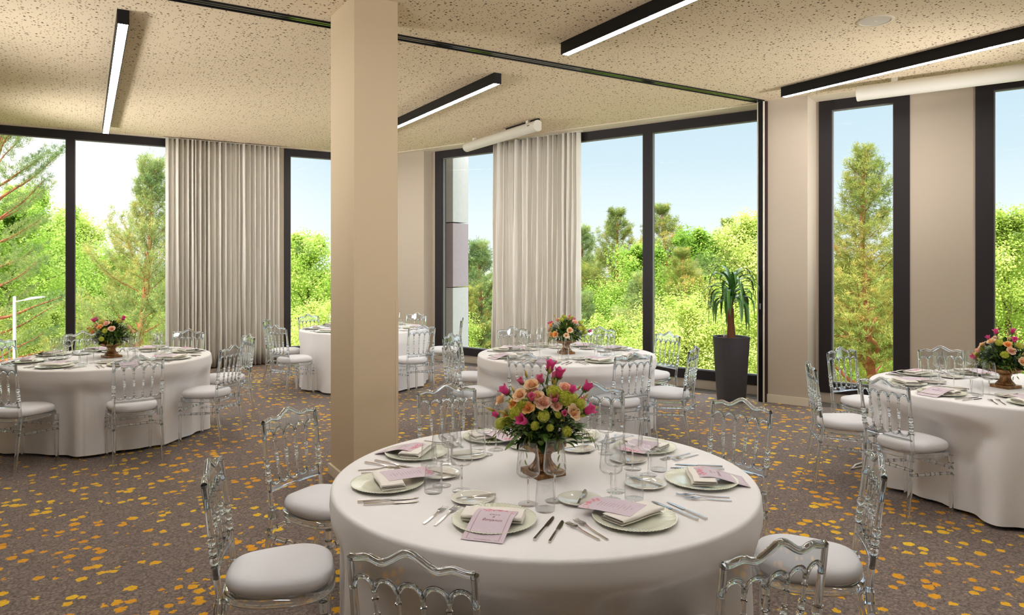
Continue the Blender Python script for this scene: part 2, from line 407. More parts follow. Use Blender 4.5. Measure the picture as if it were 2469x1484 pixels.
# free-standing pillar
P0, P1, Q0, Q1 = 1.70, 2.045, 5.06, 5.64
pl = struct(MB().box(P0,P1,Q0,Q1,0,CEIL).build('pillar', M['pillar'], smooth=False, bevel=.004))
struct(MB().box(P0-.018,P1+.018,Q0-.018,Q1+.018,0,.085).build('baseboard_pillar', M['plain'], smooth=False, bevel=.003))
g = MB()
for (x, y) in ((P0,Q0),(P1,Q0)):
    sx = 1 if x == P0 else -1
    g.box(min(x-.003*sx,x+.02*sx),max(x-.003*sx,x+.02*sx),y-.003,y,.085,1.42); g.box(min(x-.003*sx,x),max(x-.003*sx,x),y,y+.02,.085,1.42)
struct(g.build('corner_guard', M['pillar'], pl, False))
# folding-wall track in the ceiling and the parked end post
tr = MB(); VT = 5.83
tr.box(-4.8,7.10,VT-.055,VT-.008,CEIL-.006,CEIL,0); tr.box(-4.8,7.10,VT+.008,VT+.055,CEIL-.006,CEIL,0)
tr.box(-4.8,7.10,VT-.062,VT-.055,CEIL-.014,CEIL,1); tr.box(-4.8,7.10,VT+.055,VT+.062,CEIL-.014,CEIL,1); tr.box(-4.8,7.10,VT-.008,VT+.008,CEIL-.002,CEIL,1)
struct(tr.build('ceiling_track', [M['track'],M['black']], smooth=False))
po = thing('folding_wall', 'dark brown folding wall post with aluminium edges parked against the pier', 'partition', (7.095,5.774,0))
MB().box(.012,.125,0,.10,0,CEIL-.01).build('panel', M['wood_dark'], po, False)
MB().box(.004,.012,.016,.088,0,CEIL-.01).build('seal_channel', M['black'], po, False)
for y in (0, .086): MB().box(-.004,.012,y,y+.014,0,CEIL-.01).build('edge_profile', M['white_metal'], po, False)
MB().box(-.006,.004,.045,.06,1.14,1.21).build('latch', M['alu'], po, False)

# ------------------------------------------------------------------ ceiling fittings
def lamp(u0, v0, v1, label):
    t = thing('surface_mounted_lamp', label, 'ceiling light', (u0, v0, CEIL), 0, 'black linear ceiling lamps')
    L = v1 - v0; b = MB()
    b.box(0,.085,0,L,-.012,0); b.box(0,.007,0,L,-.11,-.012); b.box(.078,.085,0,L,-.11,-.012)
    b.box(.007,.078,0,.02,-.11,-.012); b.box(.007,.078,L-.008,L,-.11,-.012)
    b.build('housing', M['black'], t, False)
    MB().box(.0075,.0775,.021,L-.009,-.108,-.09).build('diffuser', M['diffuser'], t, False)
lamp(.215, 6.33, 11.83, 'long black linear lamp above the table by the far left windows')
lamp(3.66, 6.40, 11.9, 'black linear lamp running behind the pillar towards the corner window')
lamp(3.68, -.3, 5.225, 'black linear lamp crossing the top edge, between pillar and speaker')
lamp(6.75, -.3, 5.26, 'long black linear lamp beside the round ceiling speaker')
lamp(.215, -.3, 5.225, 'black linear lamp above the camera side of the pillar')
sp = thing('ceiling_speaker', 'round cream flush ceiling speaker with grille', 'speaker', (*onz(2110,50,CEIL).xy, CEIL))
MB().lathe([(.118,0),(.118,-.003),(0,-.004)], 32).build('grille', mat('speaker_cloth', srgb(206,198,186), .8), sp)
MB().lathe([(.118,-.001),(.119,-.006),(.14,-.005),(.145,-.001)], 32).build('rim', M['plain'], sp)
MB().box(-.025,.025,-.004,.004,-.006,-.003).build('badge', M['white_metal'], sp)
def screen(p0, p1, r, label):
    d = (p1 - p0); L = d.length; rot = atan2(d.y, d.x)
    t = thing('projection_screen', label, 'projection screen', (p0.x,p0.y,CEIL), rot, 'rolled up projection screens')
    prof = []
    for i in range(20):
        a = 2*pi*i/20; y, z = cos(a)*r, sin(a)*r*1.0
        y = max(y, -r); 
        if y > .72*r: y = .72*r
        prof.append((y, z - r - .035))
    b = MB(); b.loft([[(x,y,z) for y,z in prof] for x in (0, L)]); b.build('cassette', M['white_metal'], t, True, 30)
    for xa, xb in ((-.008,.012),(L-.012,L+.008)):
        e = MB(); e.loft([[(x,y*1.03,(z+r+.035)*1.03-r-.035) for y,z in prof] for x in (xa, xb)]); e.build('end_cap', M['white_metal'], t, True, 30)
    h = MB(); 
    for x in (.12*L, .88*L): h.box(x-.03,x+.03,-.02,.02,-.05,0)
    h.build('bracket', M['white_metal'], t, False)
    MB().box(max(.05,L-.9),L-.03,r*.30,r*.72,-.075,0).build('mounting_rail', M['black'], t, False)
    return t, L
sA_ = Vector((5.30,8.07,0)); sB_ = Vector((5.30,10.16,0))
t, L = screen(sB_, sA_, .075, 'short white rolled projection screen casing under the ceiling by the corner window')
g = MB(); 
for x0, x1 in ((.0,.022),(.026,.034),(.038,.058)): g.box(L-.16+x0,L-.16+x1,-.0758,-.0735,-.105,-.09)
g.build('maker_mark', M['gasket'], t, False)
sn = 8.55; s0 = s_on(2069, sn)
screen(ER*s0+NR*sn, ER*(s0+3.0)+NR*sn, .082, 'long white rolled projection screen casing above the narrow windows at the right')

# ------------------------------------------------------------------ curtains
def curtain(x0, x1, y, rot, seed, label, npl, dep):
    rnd = random.Random(seed); N = npl*14; NZ = 14; Wd = x1 - x0
    ph = [0.0]
    for i in range(npl): ph.append(ph[-1] + rnd.uniform(.6, 1.5))
    amp = [rnd.uniform(.45, 1.0) for _ in range(npl+1)]
    pts = []
    for i in range(N+1):
        t = i/N; q = t*npl; k = min(int(q), npl-1); fr = q - k
        xx = (ph[k] + (ph[k+1]-ph[k])*fr)/ph[-1]
        a = amp[k]
        for j in range(NZ+1):
            w = j/NZ; z = .02 + w*(CEIL-.045)
            am = a*(1.0 - .25*w) + .12*sin(3*z + k*1.7)*(1-w)
            off = dep*am*abs(sin(pi*fr))**.7; sk = .42*sin(2*pi*fr)/npl*am
            pts.append((x0 + (xx + sk)*Wd, y - off + .012*sin(k*2.3)*(1-w), z))
    me = MB().grid(pts, N+1, NZ+1)
    t_ = thing('curtain', label, 'curtain', (0,0,0), rot or 0, 'floor length linen curtains')
    o = me.build('drape', M['curtain'], t_, True, 180)
    s = o.modifiers.new('thick', 'SOLIDIFY'); s.thickness = .004; s.offset = 0
    MB().box(x0-.05,x1+.05,y-.06,y-.02,CEIL-.022,CEIL-.0125).build('curtain_track', M['white_metal'], t_, False)
curtain(u_on(400, 12.3), u_on(676, 12.3), 12.36, None, 3, 'wide grey linen curtain between the two far left windows', 24, .20)
curtain(s_on(1186, 9.02), s_on(1394, 9.02), 9.10, RROT, 8, 'narrower grey linen curtain in the middle of the corner window', 18, .18)

# ------------------------------------------------------------------ chair
def yb(z): return -.200 - .055*max(0., (z-.45)/.45)
def turned(b, p0, p1, prof, n=12, bow=None):
    """prof: list of (t, r) along p0->p1"""
    p0, p1 = Vector(p0), Vector(p1); path = []
    for t, r in prof:
        p = p0.lerp(p1, t)
        if bow: p = p + bow(t)
        path.append(p)
    b.tube(path, [r for _, r in prof], n)
def ball(t0, t1, r, e=.55):
    return [(t0 + (t1-t0)*k/6, r*(e + (1-e)*sin(pi*k/6))) for k in range(7)]
def ring(t, w, r, rb): return [(t-w, rb), (t-w*.7, r), (t+w*.7, r), (t+w, rb)]
SPIN = [(0,.0085),(.05,.0065)] + ring(.09,.018,.0095,.0062) + [(.22,.0062)] + ring(.25,.018,.0098,.0065) + \
       [(.29,.0066),(.36,.0088),(.405,.0108),(.415,.0066)] + ball(.42,.48,.0112) + ball(.485,.535,.0105) + ring(.55,.012,.0105,.007) + \
       ball(.565,.66,.0115,.5) + ring(.68,.016,.0095,.0062) + [(.86,.0060)] + ring(.89,.018,.0096,.0062) + [(.97,.0062),(1,.0072)]
POST = [(0,.0125),(.30,.0125),(.34,.0128)] + ring(.36,.012,.0155,.012) + ball(.375,.46,.0172,.6) + ring(.475,.011,.0158,.011) + ball(.49,.565,.0165,.6) + \
       ring(.58,.011,.0158,.011) + ball(.595,.68,.0168,.6) + ring(.695,.011,.0158,.012) + [(.72,.0125),(.95,.0112),(1,.0120)]
STR = [(0,.0095),(.10,.0095)] + ring(.13,.012,.0125,.0085) + [(.16,.0085),(.28,.0105)] + ring(.31,.012,.0128,.009) + ball(.33,.43,.0118,.75) + ring(.45,.01,.0128,.0095) + \
      [(.5,.0115)] + ring(.55,.01,.0128,.0095) + ball(.57,.67,.0118,.75) + ring(.69,.012,.0128,.009) + [(.72,.0105),(.84,.0085)] + ring(.87,.012,.0125,.0085) + [(.90,.0095),(1,.0095)]
def sup(th, a, b, e=.72):
    c, s = cos(th), sin(th)
    return a*math.copysign(abs(c)**e, c), b*math.copysign(abs(s)**e, s)
def seat_pt(th, k=1.0):
    x, y = sup(th, 1, 1); w = .190 + .022*y
    return x*w*k, y*.205*k
def crest_top(x): return .885 + .010*exp(-((abs(x)-.128)/.028)**2) + .040*exp(-(x/.052)**2) - .003*exp(-((abs(x)-.085)/.02)**2)
def crest_y(x, z): return yb(z) - .014*(1-(x/.19)**2)
CUSP = [-.182,-.113,-.038,.038,.113,.182]
def arch(x):
    for a, b in zip(CUSP, CUSP[1:]):
        if x <= b + 1e-9:
            t = (x-a)/(b-a); return .797 + .040*sqrt(max(0., 1-(2*t-1)**2))
    return .797
def make_chair():
    r = thing('acrylic_chair', 'x', 'chair'); A = M['acrylic']
    b = MB(); n = 44
    for rings in (((1.0,.443),(1.035,.438),(1.035,.412),(1.0,.405),(.90,.405),(.88,.412),(.88,.438),(.90,.443)),):
        pts = [(*seat_pt(2*pi*i/n, k), z) for k, z in rings for i in range(n)]
        b.grid(pts, len(rings), n, True, True)
    for s in (-1, 1):
        b.box(*sorted((s*.150,s*.185)), -.222,-.185,.400,.445)
    b.build('seat_frame', A, r)
    prof = [(.02,.4435),(.90,.4435),(.965,.447),(1.0,.458),(1.012,.472),(1.0,.486),(.965,.497),(.88,.505),(.7,.511),(.45,.5140),(.18,.5148)]
    pts = []
    for k, z in prof:
        for i in range(n):
            th = 2*pi*i/n; x, y = seat_pt(th, k*.985); pts.append((x, y, z + .002*sin(5*th)*(k > .8)*(z > .46)))
    c = MB(); c.grid(pts, len(prof), n, False, True); o = len(c.v) - n; c.f.append(tuple(o+i for i in range(n))); c.m.append(0)
    c.build('cushion', M['cushion'], r, True, 180)
    for s in (-1, 1):
        b = MB(); P = [(s*.187,-.262,0),(s*.184,-.247,.12),(s*.181,-.225,.26),(s*.180,-.207,.40),(s*.180,-.203,.46)]
        b.tube(P, [.0120,.0135,.0145,.0150,.0145], 10); b.build('leg', A, r)
        b = MB(); q = Vector((s*.172,.172,0)); turned(b, q, q+Vector((0,-.004,.405)), [(0,.0115),(.05,.0125),(.55,.0150),(.66,.0155)] + ring(.68,.008,.0185,.0145)
            + ball(.70,.775,.0175,.7) + ring(.785,.008,.018,.0135) + ball(.80,.87,.0175,.7) + ring(.88,.008,.0185,.0145) + [(.92,.0155),(1,.0165)], 12); b.build('leg', A, r)
        b = MB(); turned(b, (s*.180,-.2025,.46), (s*.186,yb(.80),.80), POST, 12); b.build('back_post', A, r)
        b = MB(); turned(b, (s*.182,-.218,.315), (s*.172,.171,.285), STR, 10); b.build('stretcher', A, r)
    b = MB(); turned(b, (-.172,.170,.325), (.172,.170,.325), STR, 10); b.build('stretcher', A, r)
    b = MB(); turned(b, (-.181,-.215,.345), (.181,-.215,.345), STR, 10); b.build('stretcher', A, r)
    lowx = [-.098,-.033,.033,.098]
    for xl, xt in zip(lowx, CUSP[1:-1]):
        b = MB(); turned(b, (xl,crest_y(xl,.588),.588), (xt,crest_y(xt,.80),.80), SPIN, 10); b.build('spindle', A, r)
    # crest rail: thin panel, rolled top edge, five arches
    b = MB(); N = 60; xs = [-.186 + .372*i/N for i in range(N+1)]
    rings = []
    for x in xs:
        za, zt = arch(max(-.182, min(.182, x))), crest_top(x); ya, yt = crest_y(x, za), crest_y(x, zt)
        rings.append([(x,ya-.004,za),(x,yt-.004,zt),(x,yt+.004,zt),(x,ya+.004,za)])
    b.loft(rings)
    b.tube([(x,crest_y(x,crest_top(x)),crest_top(x)) for x in xs], .0115, 10)
    for a, c in zip(CUSP, CUSP[1:]):
        P = [(a + (c-a)*(.5-.5*cos(pi*k/12)), 0, 0) for k in range(13)]
        b.tube([(p[0], crest_y(p[0], arch(p[0])), arch(p[0])) for p in P], .0082, 8)
    for s in (-1, 1): b.tube([(s*.186,crest_y(.186,z),z) for z in (.795,.84,.886)], .0115, 10)
    b.build('crest_rail', A, r)
    # lower rail: straight bottom, cups between the spindles
    b = MB(); C2 = [-.165] + lowx + [.165]
    def cup(x):
        for a, c in zip(C2, C2[1:]):
            if x <= c + 1e-9: t = (x-a)/(c-a); return .590 - .024*sqrt(max(0., 1-(2*t-1)**2))
        return .59
    xs = [-.175 + .35*i/50 for i in range(51)]; rings = []
    for x in xs:
        zt = cup(max(-.165, min(.165, x))); y0 = crest_y(x,.54); y1 = crest_y(x, zt)
        rings.append([(x,y0-.004,.538),(x,y1-.004,zt),(x,y1+.004,zt),(x,y0+.004,.538)])
    b.loft(rings)
    for a, c in zip(C2, C2[1:]):
        P = [a + (c-a)*(.5-.5*cos(pi*k/10)) for k in range(11)]
        b.tube([(x, crest_y(x, cup(x)), cup(x)) for x in P], .0075, 8)
    b.tube([(x,crest_y(x,.538),.538) for x in (-.178,-.09,0,.09,.178)], .007, 8)
    b.build('lower_rail', A, r)
    return r
CHAIR = Proto(make_chair())

# ------------------------------------------------------------------ tables and where their chairs stand
# name, centre in camera ground coordinates, chairs as (crest centre pixel x, y, seat words, label) -- crest height .925
TABLES = {}
def cam(X, Y): return uv(X, Y)
TABLES['front'] = dict(c=cam(.136,3.082), what='front table', chairs=[
  ((984,1335),'near left seat','clear acrylic chair cut by the bottom edge, crest before the near left setting'),
  ((1882,1308),'near right seat','clear acrylic chair cut by the bottom edge, before the right side seat cushion',-4.5),
  ((2121,1099),'right seat','clear acrylic chair in side view, white cushion, right of the front table',-8),
  ((1790,964),'far right seat','clear acrylic chair on open carpet in front of the tall planter'),
  ((1433,925),'rear right seat','clear acrylic chair behind the front bouquet, right of its flowers'),
  ((1076,929),'rear left seat','clear acrylic chair behind the front table, just right of the pillar'),
  ((694,985),'far left seat','clear acrylic chair on carpet left of the pillar, back fully seen'),
  ((503,1113),'left seat','clear acrylic chair in side view with big white cushion, left foreground')])
TABLES['middle'] = dict(c=cam(.553,7.199), what='middle table', chairs=[
  ((1272,852.6),'near left seat','clear acrylic chair before the middle table, left one, above the front flowers'),
  ((1530,852.6),'near right seat','clear acrylic chair before the middle table, right one, back to us'),
  ((1677,836),'right seat','clear acrylic chair in side view nearest the planter, middle table'),
  ((1612.6,802),'far right seat','clear acrylic chair against the dark mullion, right rear of middle table'),
  ((1446,789.5),'rear right seat','clear acrylic chair behind middle bouquet, against the forest view'),
  ((1234.5,789.5),'rear left seat','clear acrylic chair behind the middle table, against the curtain'),
  ((1087,805),'far left seat','clear acrylic chair left of the middle table, rear of the pair'),
  ((1081,835),'left seat','clear acrylic chair left of the middle table, front of the pair')])
TABLES['left'] = dict(c=cam(-3.93,6.92), what='far left table', chairs=[
  ((336,858.5),'near right seat','clear acrylic chair with back to us before the far left table'),
  ((563,832.6),'right seat','clear acrylic chair in side view at right end of far left table, nearer one'),
  ((603,806),'far right seat','clear acrylic chair mostly behind another at right end of far left table'),
  ((456,795),'rear right seat','clear acrylic chair behind far left table, against the wide curtain'),
  ((200,800),'rear left seat','clear acrylic chair behind far left table, against the black mullion'),
  ((-6,818),'far left seat','clear acrylic chair cut by left edge, against the window with the street lamp'),
  (None,'near left seat','clear acrylic chair with white cushion cut by the left edge, nearest far left table')])
TABLES['far'] = dict(c=cam(-2.09,10.03), what='table behind the pillar', chairs=[
  ((640,769.5),'left seat','clear acrylic chair before the curtain edge, left of the table behind the pillar'),
  ((665,785),'near left seat','clear acrylic chair nearest us at the table left of the pillar'),
  ((742,759),'rear left seat','clear acrylic chair against the green view just left of the pillar'),
  ((1019,785.7),'near right seat','clear acrylic chair right beside the pillar, back to us, table behind it'),
  ((1006,755),'rear right seat','clear acrylic chair against the cream wall right of the pillar'),
  ((1116,767),'right seat','clear acrylic chair seen edge on against the corner window')])
TABLES['right'] = dict(c=cam(3.66,5.23), what='right hand table', chairs=[
  ((2126,913),'left seat','clear acrylic chair with back to us before the right hand table'),
  ((1949.5,874),'far left seat','clear acrylic chair in side view on carpet left of right hand table'),
  ((2025.5,839),'rear left seat','clear acrylic chair against the narrow window frame, right hand table'),
  ((2268,836.6),'rear right seat','clear acrylic chair behind the right hand table, against the cream wall')])
for key, T in TABLES.items():
    c = T['c']; T['pose'] = []
    for px, seat, lab, *dr in T['chairs']:
        p = onz(px[0], px[1], .925) if px else cam(-4.16, 5.66)
        d = Vector((c.x-p.x, c.y-p.y, 0)).normalized()
        ang0 = atan2(p.y-c.y, p.x-c.x)
        if dr: d = Matrix.Rotation(radians(dr[0]), 3, 'Z') @ d
        base = p + d*.270; base.z = 0
        rot = atan2(d.y, d.x) - pi/2
        CHAIR.get(base, rot, lab, 'chair', 'acrylic chairs around the ' + T['what'])
        T['pose'].append((base, d, rot))
        T.setdefault('seat', []).append((atan2(p.y-c.y, p.x-c.x), seat))

# hidden seats that still have visible settings
def extra(key, camang, seat): TABLES[key]['seat'].append((radians(camang) - ANG, seat))
extra('left', -150, 'left seat')
extra('right', -112, 'near seat')

TOPR = .9
def make_table(key, seed):
    T = TABLES[key]; c = T['c']; rnd = random.Random(seed)
    t = thing('round_table', 'round folding banquet table under the cloth of the ' + T['what'], 'table', c, 0, 'round banquet tables')
    b = MB(); b.lathe([(0,TZ-.035),(TOPR-.012,TZ-.035),(TOPR-.012,TZ-.006),(0,TZ-.006)], 64); b.build('table_top', M['wood_ply'], t)
    for k in range(4):
        a = pi/4 + k*pi/2; b = MB(); b.tube([(cos(a)*.42,sin(a)*.42,TZ-.035),(cos(a)*.46,sin(a)*.46,.0)], .016, 8); b.build('leg', M['steel'], t)
    if key == 'right':
        p = onz(2052,1131,.008) - c; q = onz(2090,1124,.008) - c; w = onz(2062,1122,.008) - c; z = .008
        b = MB(); b.tube([(q.x,q.y,z),(p.x,p.y,z),(w.x,w.y,z),(w.x+.25,w.y+.02,z)], .008, 8); b.build('foot_bar', M['white_metal'], t)
    # cloth
    comps = [(rnd.choice([5,7,8,9,11,13]), rnd.uniform(0, 2*pi), rnd.uniform(.4, 1)) for _ in range(5)]
    fine = [(rnd.choice([17,19,23,26]), rnd.uniform(0, 2*pi), rnd.uniform(.3, .8)) for _ in range(3)]
    N = 320; prof = []
    for i in range(1, 9): prof.append((TOPR*.985*i/8 if i < 8 else TOPR - .014, TZ, 0))
    for k in range(1, 5): a = pi/2*k/4; prof.append((TOPR - .014 + .016*sin(a), TZ - .016*(1-cos(a)), 0))
    NZ = 26; zb = .028
    for k in range(1, NZ+1): t_ = k/NZ; prof.append((None, TZ - .016 - (TZ-.016-zb)*t_, t_))
    pts = [(0,0,TZ)]; 
    for (r, z, t_) in prof:
        for j in range(N):
            th = 2*pi*j/N
            if r is None:
                w = sum(am*cos(n*th + ph) for n, ph, am in comps)/2.2; wf = sum(am*cos(n*th + ph) for n, ph, am in fine)/1.6
                fold = max(-.9, min(1.5, w)) 
                rr = TOPR + .002 + t_**.85*.040 + (t_**1.1)*(.056*fold + .026*wf) + .010*sin(3*th+9*t_)*t_*(1-t_)
                x, y = rr*cos(th), rr*sin(th)
                for base, d, _ in T['pose']:
                    rel = Vector((x + c.x - base.x, y + c.y - base.y)); ly = rel.x*d.x + rel.y*d.y; lx = rel.x*d.y - rel.y*d.x
                    if abs(lx) < .62 and ly < .31 and z < .70:
                        wx = 1 if abs(lx) < .235 else max(0., 1-(abs(lx)-.235)/.385); wx = wx*wx*(3-2*wx)
                        wz = 1 if z < .56 else max(0., 1-(z-.56)/.14); wz = wz*wz*(3-2*wz)
                        tg = .228 + .022*(1 + wf); mv = (tg - ly)*wx*wz if ly < tg else 0
                        x += d.x*mv; y += d.y*mv
                pts.append((x, y, z))
            else: pts.append((r*cos(th), r*sin(th), z))
    m = MB(); m.v = [tuple(p) for p in pts]
    for j in range(N): m.f.append((0, 1+j, 1+(j+1) % N)); m.m.append(0)
    for i in range(len(prof)-1):
        for j in range(N): m.f.append((1+i*N+j, 1+(i+1)*N+j, 1+(i+1)*N+(j+1) % N, 1+i*N+(j+1) % N)); m.m.append(0)
    o = m.build('tablecloth', M['cloth'], None, True, 180, loc=c)
    tag(o, 'white floor length round tablecloth draped over the ' + T['what'], 'tablecloth', 'white round tablecloths')
for i, k in enumerate(TABLES): make_table(k, 11 + i*7)

# ------------------------------------------------------------------ tableware prototypes (local: +y to table centre, z=0 on cloth)
def fan(m):   # close a lathe centre
    return m
def make_plate():
    pr = [(.0005,.003),(.06,.003),(.094,.003),(.104,.005),(.128,.009),(.146,.013),(.150,.0150),(.1515,.0165),(.150,.018),(.146,.0168),(.128,.0128),(.106,.0092),(.096,.0068),(.06,.0062),(.0005,.0062)]
    def fn(r, z, a):
        if .103 < r: return r + (.0006*cos(72*a) if r > .1495 else 0), z + .0011*cos(72*a)*min(1., (r-.103)/.012)
        return r, z
    m = MB().lathe(pr, 288, fn=fn); return m.build('charger_plate', M['china'], None, True, 60)
def make_bread():
    pr = [(.0005,.002),(.048,.002),(.054,.004),(.080,.0105),(.0855,.0125),(.086,.0138),(.0845,.0145),(.079,.0132),(.056,.0085),(.05,.0058),(.0005,.0055)]
    return MB().lathe(pr, 64).build('bread_plate', M['china_w'], None, True, 60)
def bar(b, sec, mi=0):
    rings = []
    for (y, w, z, th, x) in sec: rings.append([(x-w,y,z),(x+w,y,z),(x+w*.92,y,z+th),(x-w*.92,y,z+th)])
    b.loft(rings, True, mi)
def make_fork(L, name):
    r = thing(name, 'x', 'fork'); b = MB()
    bar(b, [(-L*.5,.0048,.0005,.0042,0),(-L*.2,.0042,.001,.004,0),(L*.02,.0028,.0035,.0034,0),(L*.14,.0030,.0075,.0028,0),(L*.19,.0075,.0085,.0022,0),(L*.24,.0108,.0082,.002,0),(L*.30,.0115,.0068,.002,0)]); b.build('handle', M['steel'], r, True, 50)
    b = MB()
    for k in range(4):
        x = -.0096 + k*.0064; bar(b, [(L*.295,.0019,.0068,.002,x),(L*.40,.0017,.0042,.0018,x),(L*.48,.0013,.0056,.0016,x),(L*.5,.0006,.0066,.0012,x)])
    b.build('tines', M['steel'], r, True, 50); return r
def make_knife(L, name):
    r = thing(name, 'x', 'knife'); b = MB()
    bar(b, [(-L*.5,.0050,.0005,.0085,0),(-L*.2,.0046,.0005,.0075,0),(L*.0,.0040,.001,.006,0),(L*.03,.0030,.0015,.004,0)]); b.build('handle', M['steel'], r, True, 50)
    b = MB(); bar(b, [(L*.03,.0035,.0015,.004,0),(L*.06,.0078,.002,.0022,.001),(L*.25,.0088,.002,.002,.0015),(L*.40,.0075,.002,.0018,.001),(L*.47,.0045,.002,.0016,-.001),(L*.5,.0008,.002,.0012,-.004)]); b.build('blade', M['steel'], r, True, 50); return r
def make_wine():
    r = thing('wine_glass', 'x', 'wine glass')
    out = [(.006,.100),(.020,.103),(.036,.109),(.0435,.117),(.0450,.126),(.0435,.150),(.0395,.190),(.0350,.226)]
    inn = [(.0340,.226),(.0386,.190),(.0426,.150),(.0440,.127),(.0425,.119),(.035,.111),(.018,.105),(.0005,.104)]
    MB().lathe(out + inn, 40).build('bowl', M['glass'], r, True, 60)
    MB().lathe([(.0005,.106),(.006,.1025),(.0042,.094),(.0034,.06),(.0034,.02),(.0048,.008),(.0048,.0062),(.0005,.0062)], 12).build('stem', M['crystal'], r, True, 180)
    MB().lathe([(.0005,.0064),(.012,.0054),(.030,.003),(.0385,.0016),(.039,.001),(.0385,.0002),(.0005,.0002)], 36).build('foot', M['glass'], r, True, 60)
    return r
def make_tumbler():
    r = thing('water_tumbler', 'x', 'glass')
    MB().lathe([(.0365,.008),(.0372,.015),(.0355,.06),(.0318,.106),(.0308,.106),(.0345,.06),(.0362,.016),(.034,.0095)], 40, wrap=False).build('bowl', M['glass'], r, True, 60)
    MB().lathe([(.0005,.0002),(.034,.0002),(.0368,.003),(.0365,.008),(.034,.0092),(.0005,.0085)], 40).build('base', M['glass'], r, True, 50)
    return r
def make_napkin():
    b = MB(); Wn, th = .088, .0045; path = []
    layers = 3; gap = .0095
    for k in range(layers):
        z = .011 + k*gap; y0, y1 = (-Wn/2, Wn/2) if k % 2 == 0 else (Wn/2, -Wn/2)
        ext = .006*k
        for i in range(7): path.append((y0 + (y1-y0)*i/6, z))
        if k < layers-1:
            sgn = 1 if k % 2 == 0 else -1
            for a in (-.3, 0, .3): path.append((y1 + sgn*.006*cos(a*pi), z + gap/2 + gap/2*sin(a*pi)))
    P = [Vector((p[0], p[1])) for p in path]; up, dn = [], []
    for i in range(len(P)):
        t = (P[min(i+1, len(P)-1)] - P[max(i-1, 0)]).normalized(); n = Vector((-t.y, t.x)); up.append(P[i] + n*th/2); dn.append(P[i] - n*th/2)
    sec = up + dn[::-1]; rings = []
    for k in range(9):
        x = -.108 + .216*k/8; sag = .0022*(abs(x)/.108)**3
        rings.append([(x + .004*sin(q.y*300), q.x + .002*sin(x*40), q.y - sag*(q.y > .02)) for q in sec])
    b.loft(rings); return b.build('napkin', M['napkin'], None, True, 60)
CA_PTS = [(.030,.0365),(.005,.0412),(-.03,.0405),(-.065,.0330),(-.125,.0160),(-.178,.0030)]   # draped towards the diner
CB_PTS = [(-.028,.0365),(.02,.0372),(.07,.0368),(.12,.0345),(.182,.0300)]                     # tucked in the fold, pointing to the centre
def card_fn(P):
    S = [0.]
    for a, b in zip(P, P[1:]): S.append(S[-1] + sqrt((a[0]-b[0])**2 + (a[1]-b[1])**2))
    def f(x, s, lift=0.):       # s: distance from the first end
        s = max(-.001, min(S[-1]+.001, s))
        for i in range(len(S)-1):
            if s <= S[i+1] or i == len(S)-2:
                t = (s - S[i])/(S[i+1]-S[i])
                a = P[max(i-1,0)]; b, c = P[i], P[i+1]; d = P[min(i+2,len(P)-1)]
                g = lambda k: .5*((2*b[k]) + (-a[k]+c[k])*t + (2*a[k]-5*b[k]+4*c[k]-d[k])*t*t + (-a[k]+3*b[k]-3*c[k]+d[k])*t**3)
                return Vector((x, g(0), g(1) + lift))
    return f, S[-1]
def text_mb(body, size, shear, cx, cs, fn, flip):
    cu = bpy.data.curves.new('lettering', 'FONT'); cu.body = body; cu.size = size; cu.shear = shear; cu.align_x = 'CENTER'; cu.align_y = 'CENTER'; cu.resolution_u = 3
    o = bpy.data.objects.new('lettering', cu); COL.objects.link(o); dg = bpy.context.evaluated_depsgraph_get(); dg.update()
    me = bpy.data.meshes.new_from_object(o.evaluated_get(dg)); b = MB()
    vs = [fn(cx + v.co.x*flip, cs - v.co.y*flip, .0009) for v in me.vertices]; b.add(vs, [tuple(p.vertices) for p in me.polygons])
    bpy.data.objects.remove(o); bpy.data.curves.remove(cu); bpy.data.meshes.remove(me); return b
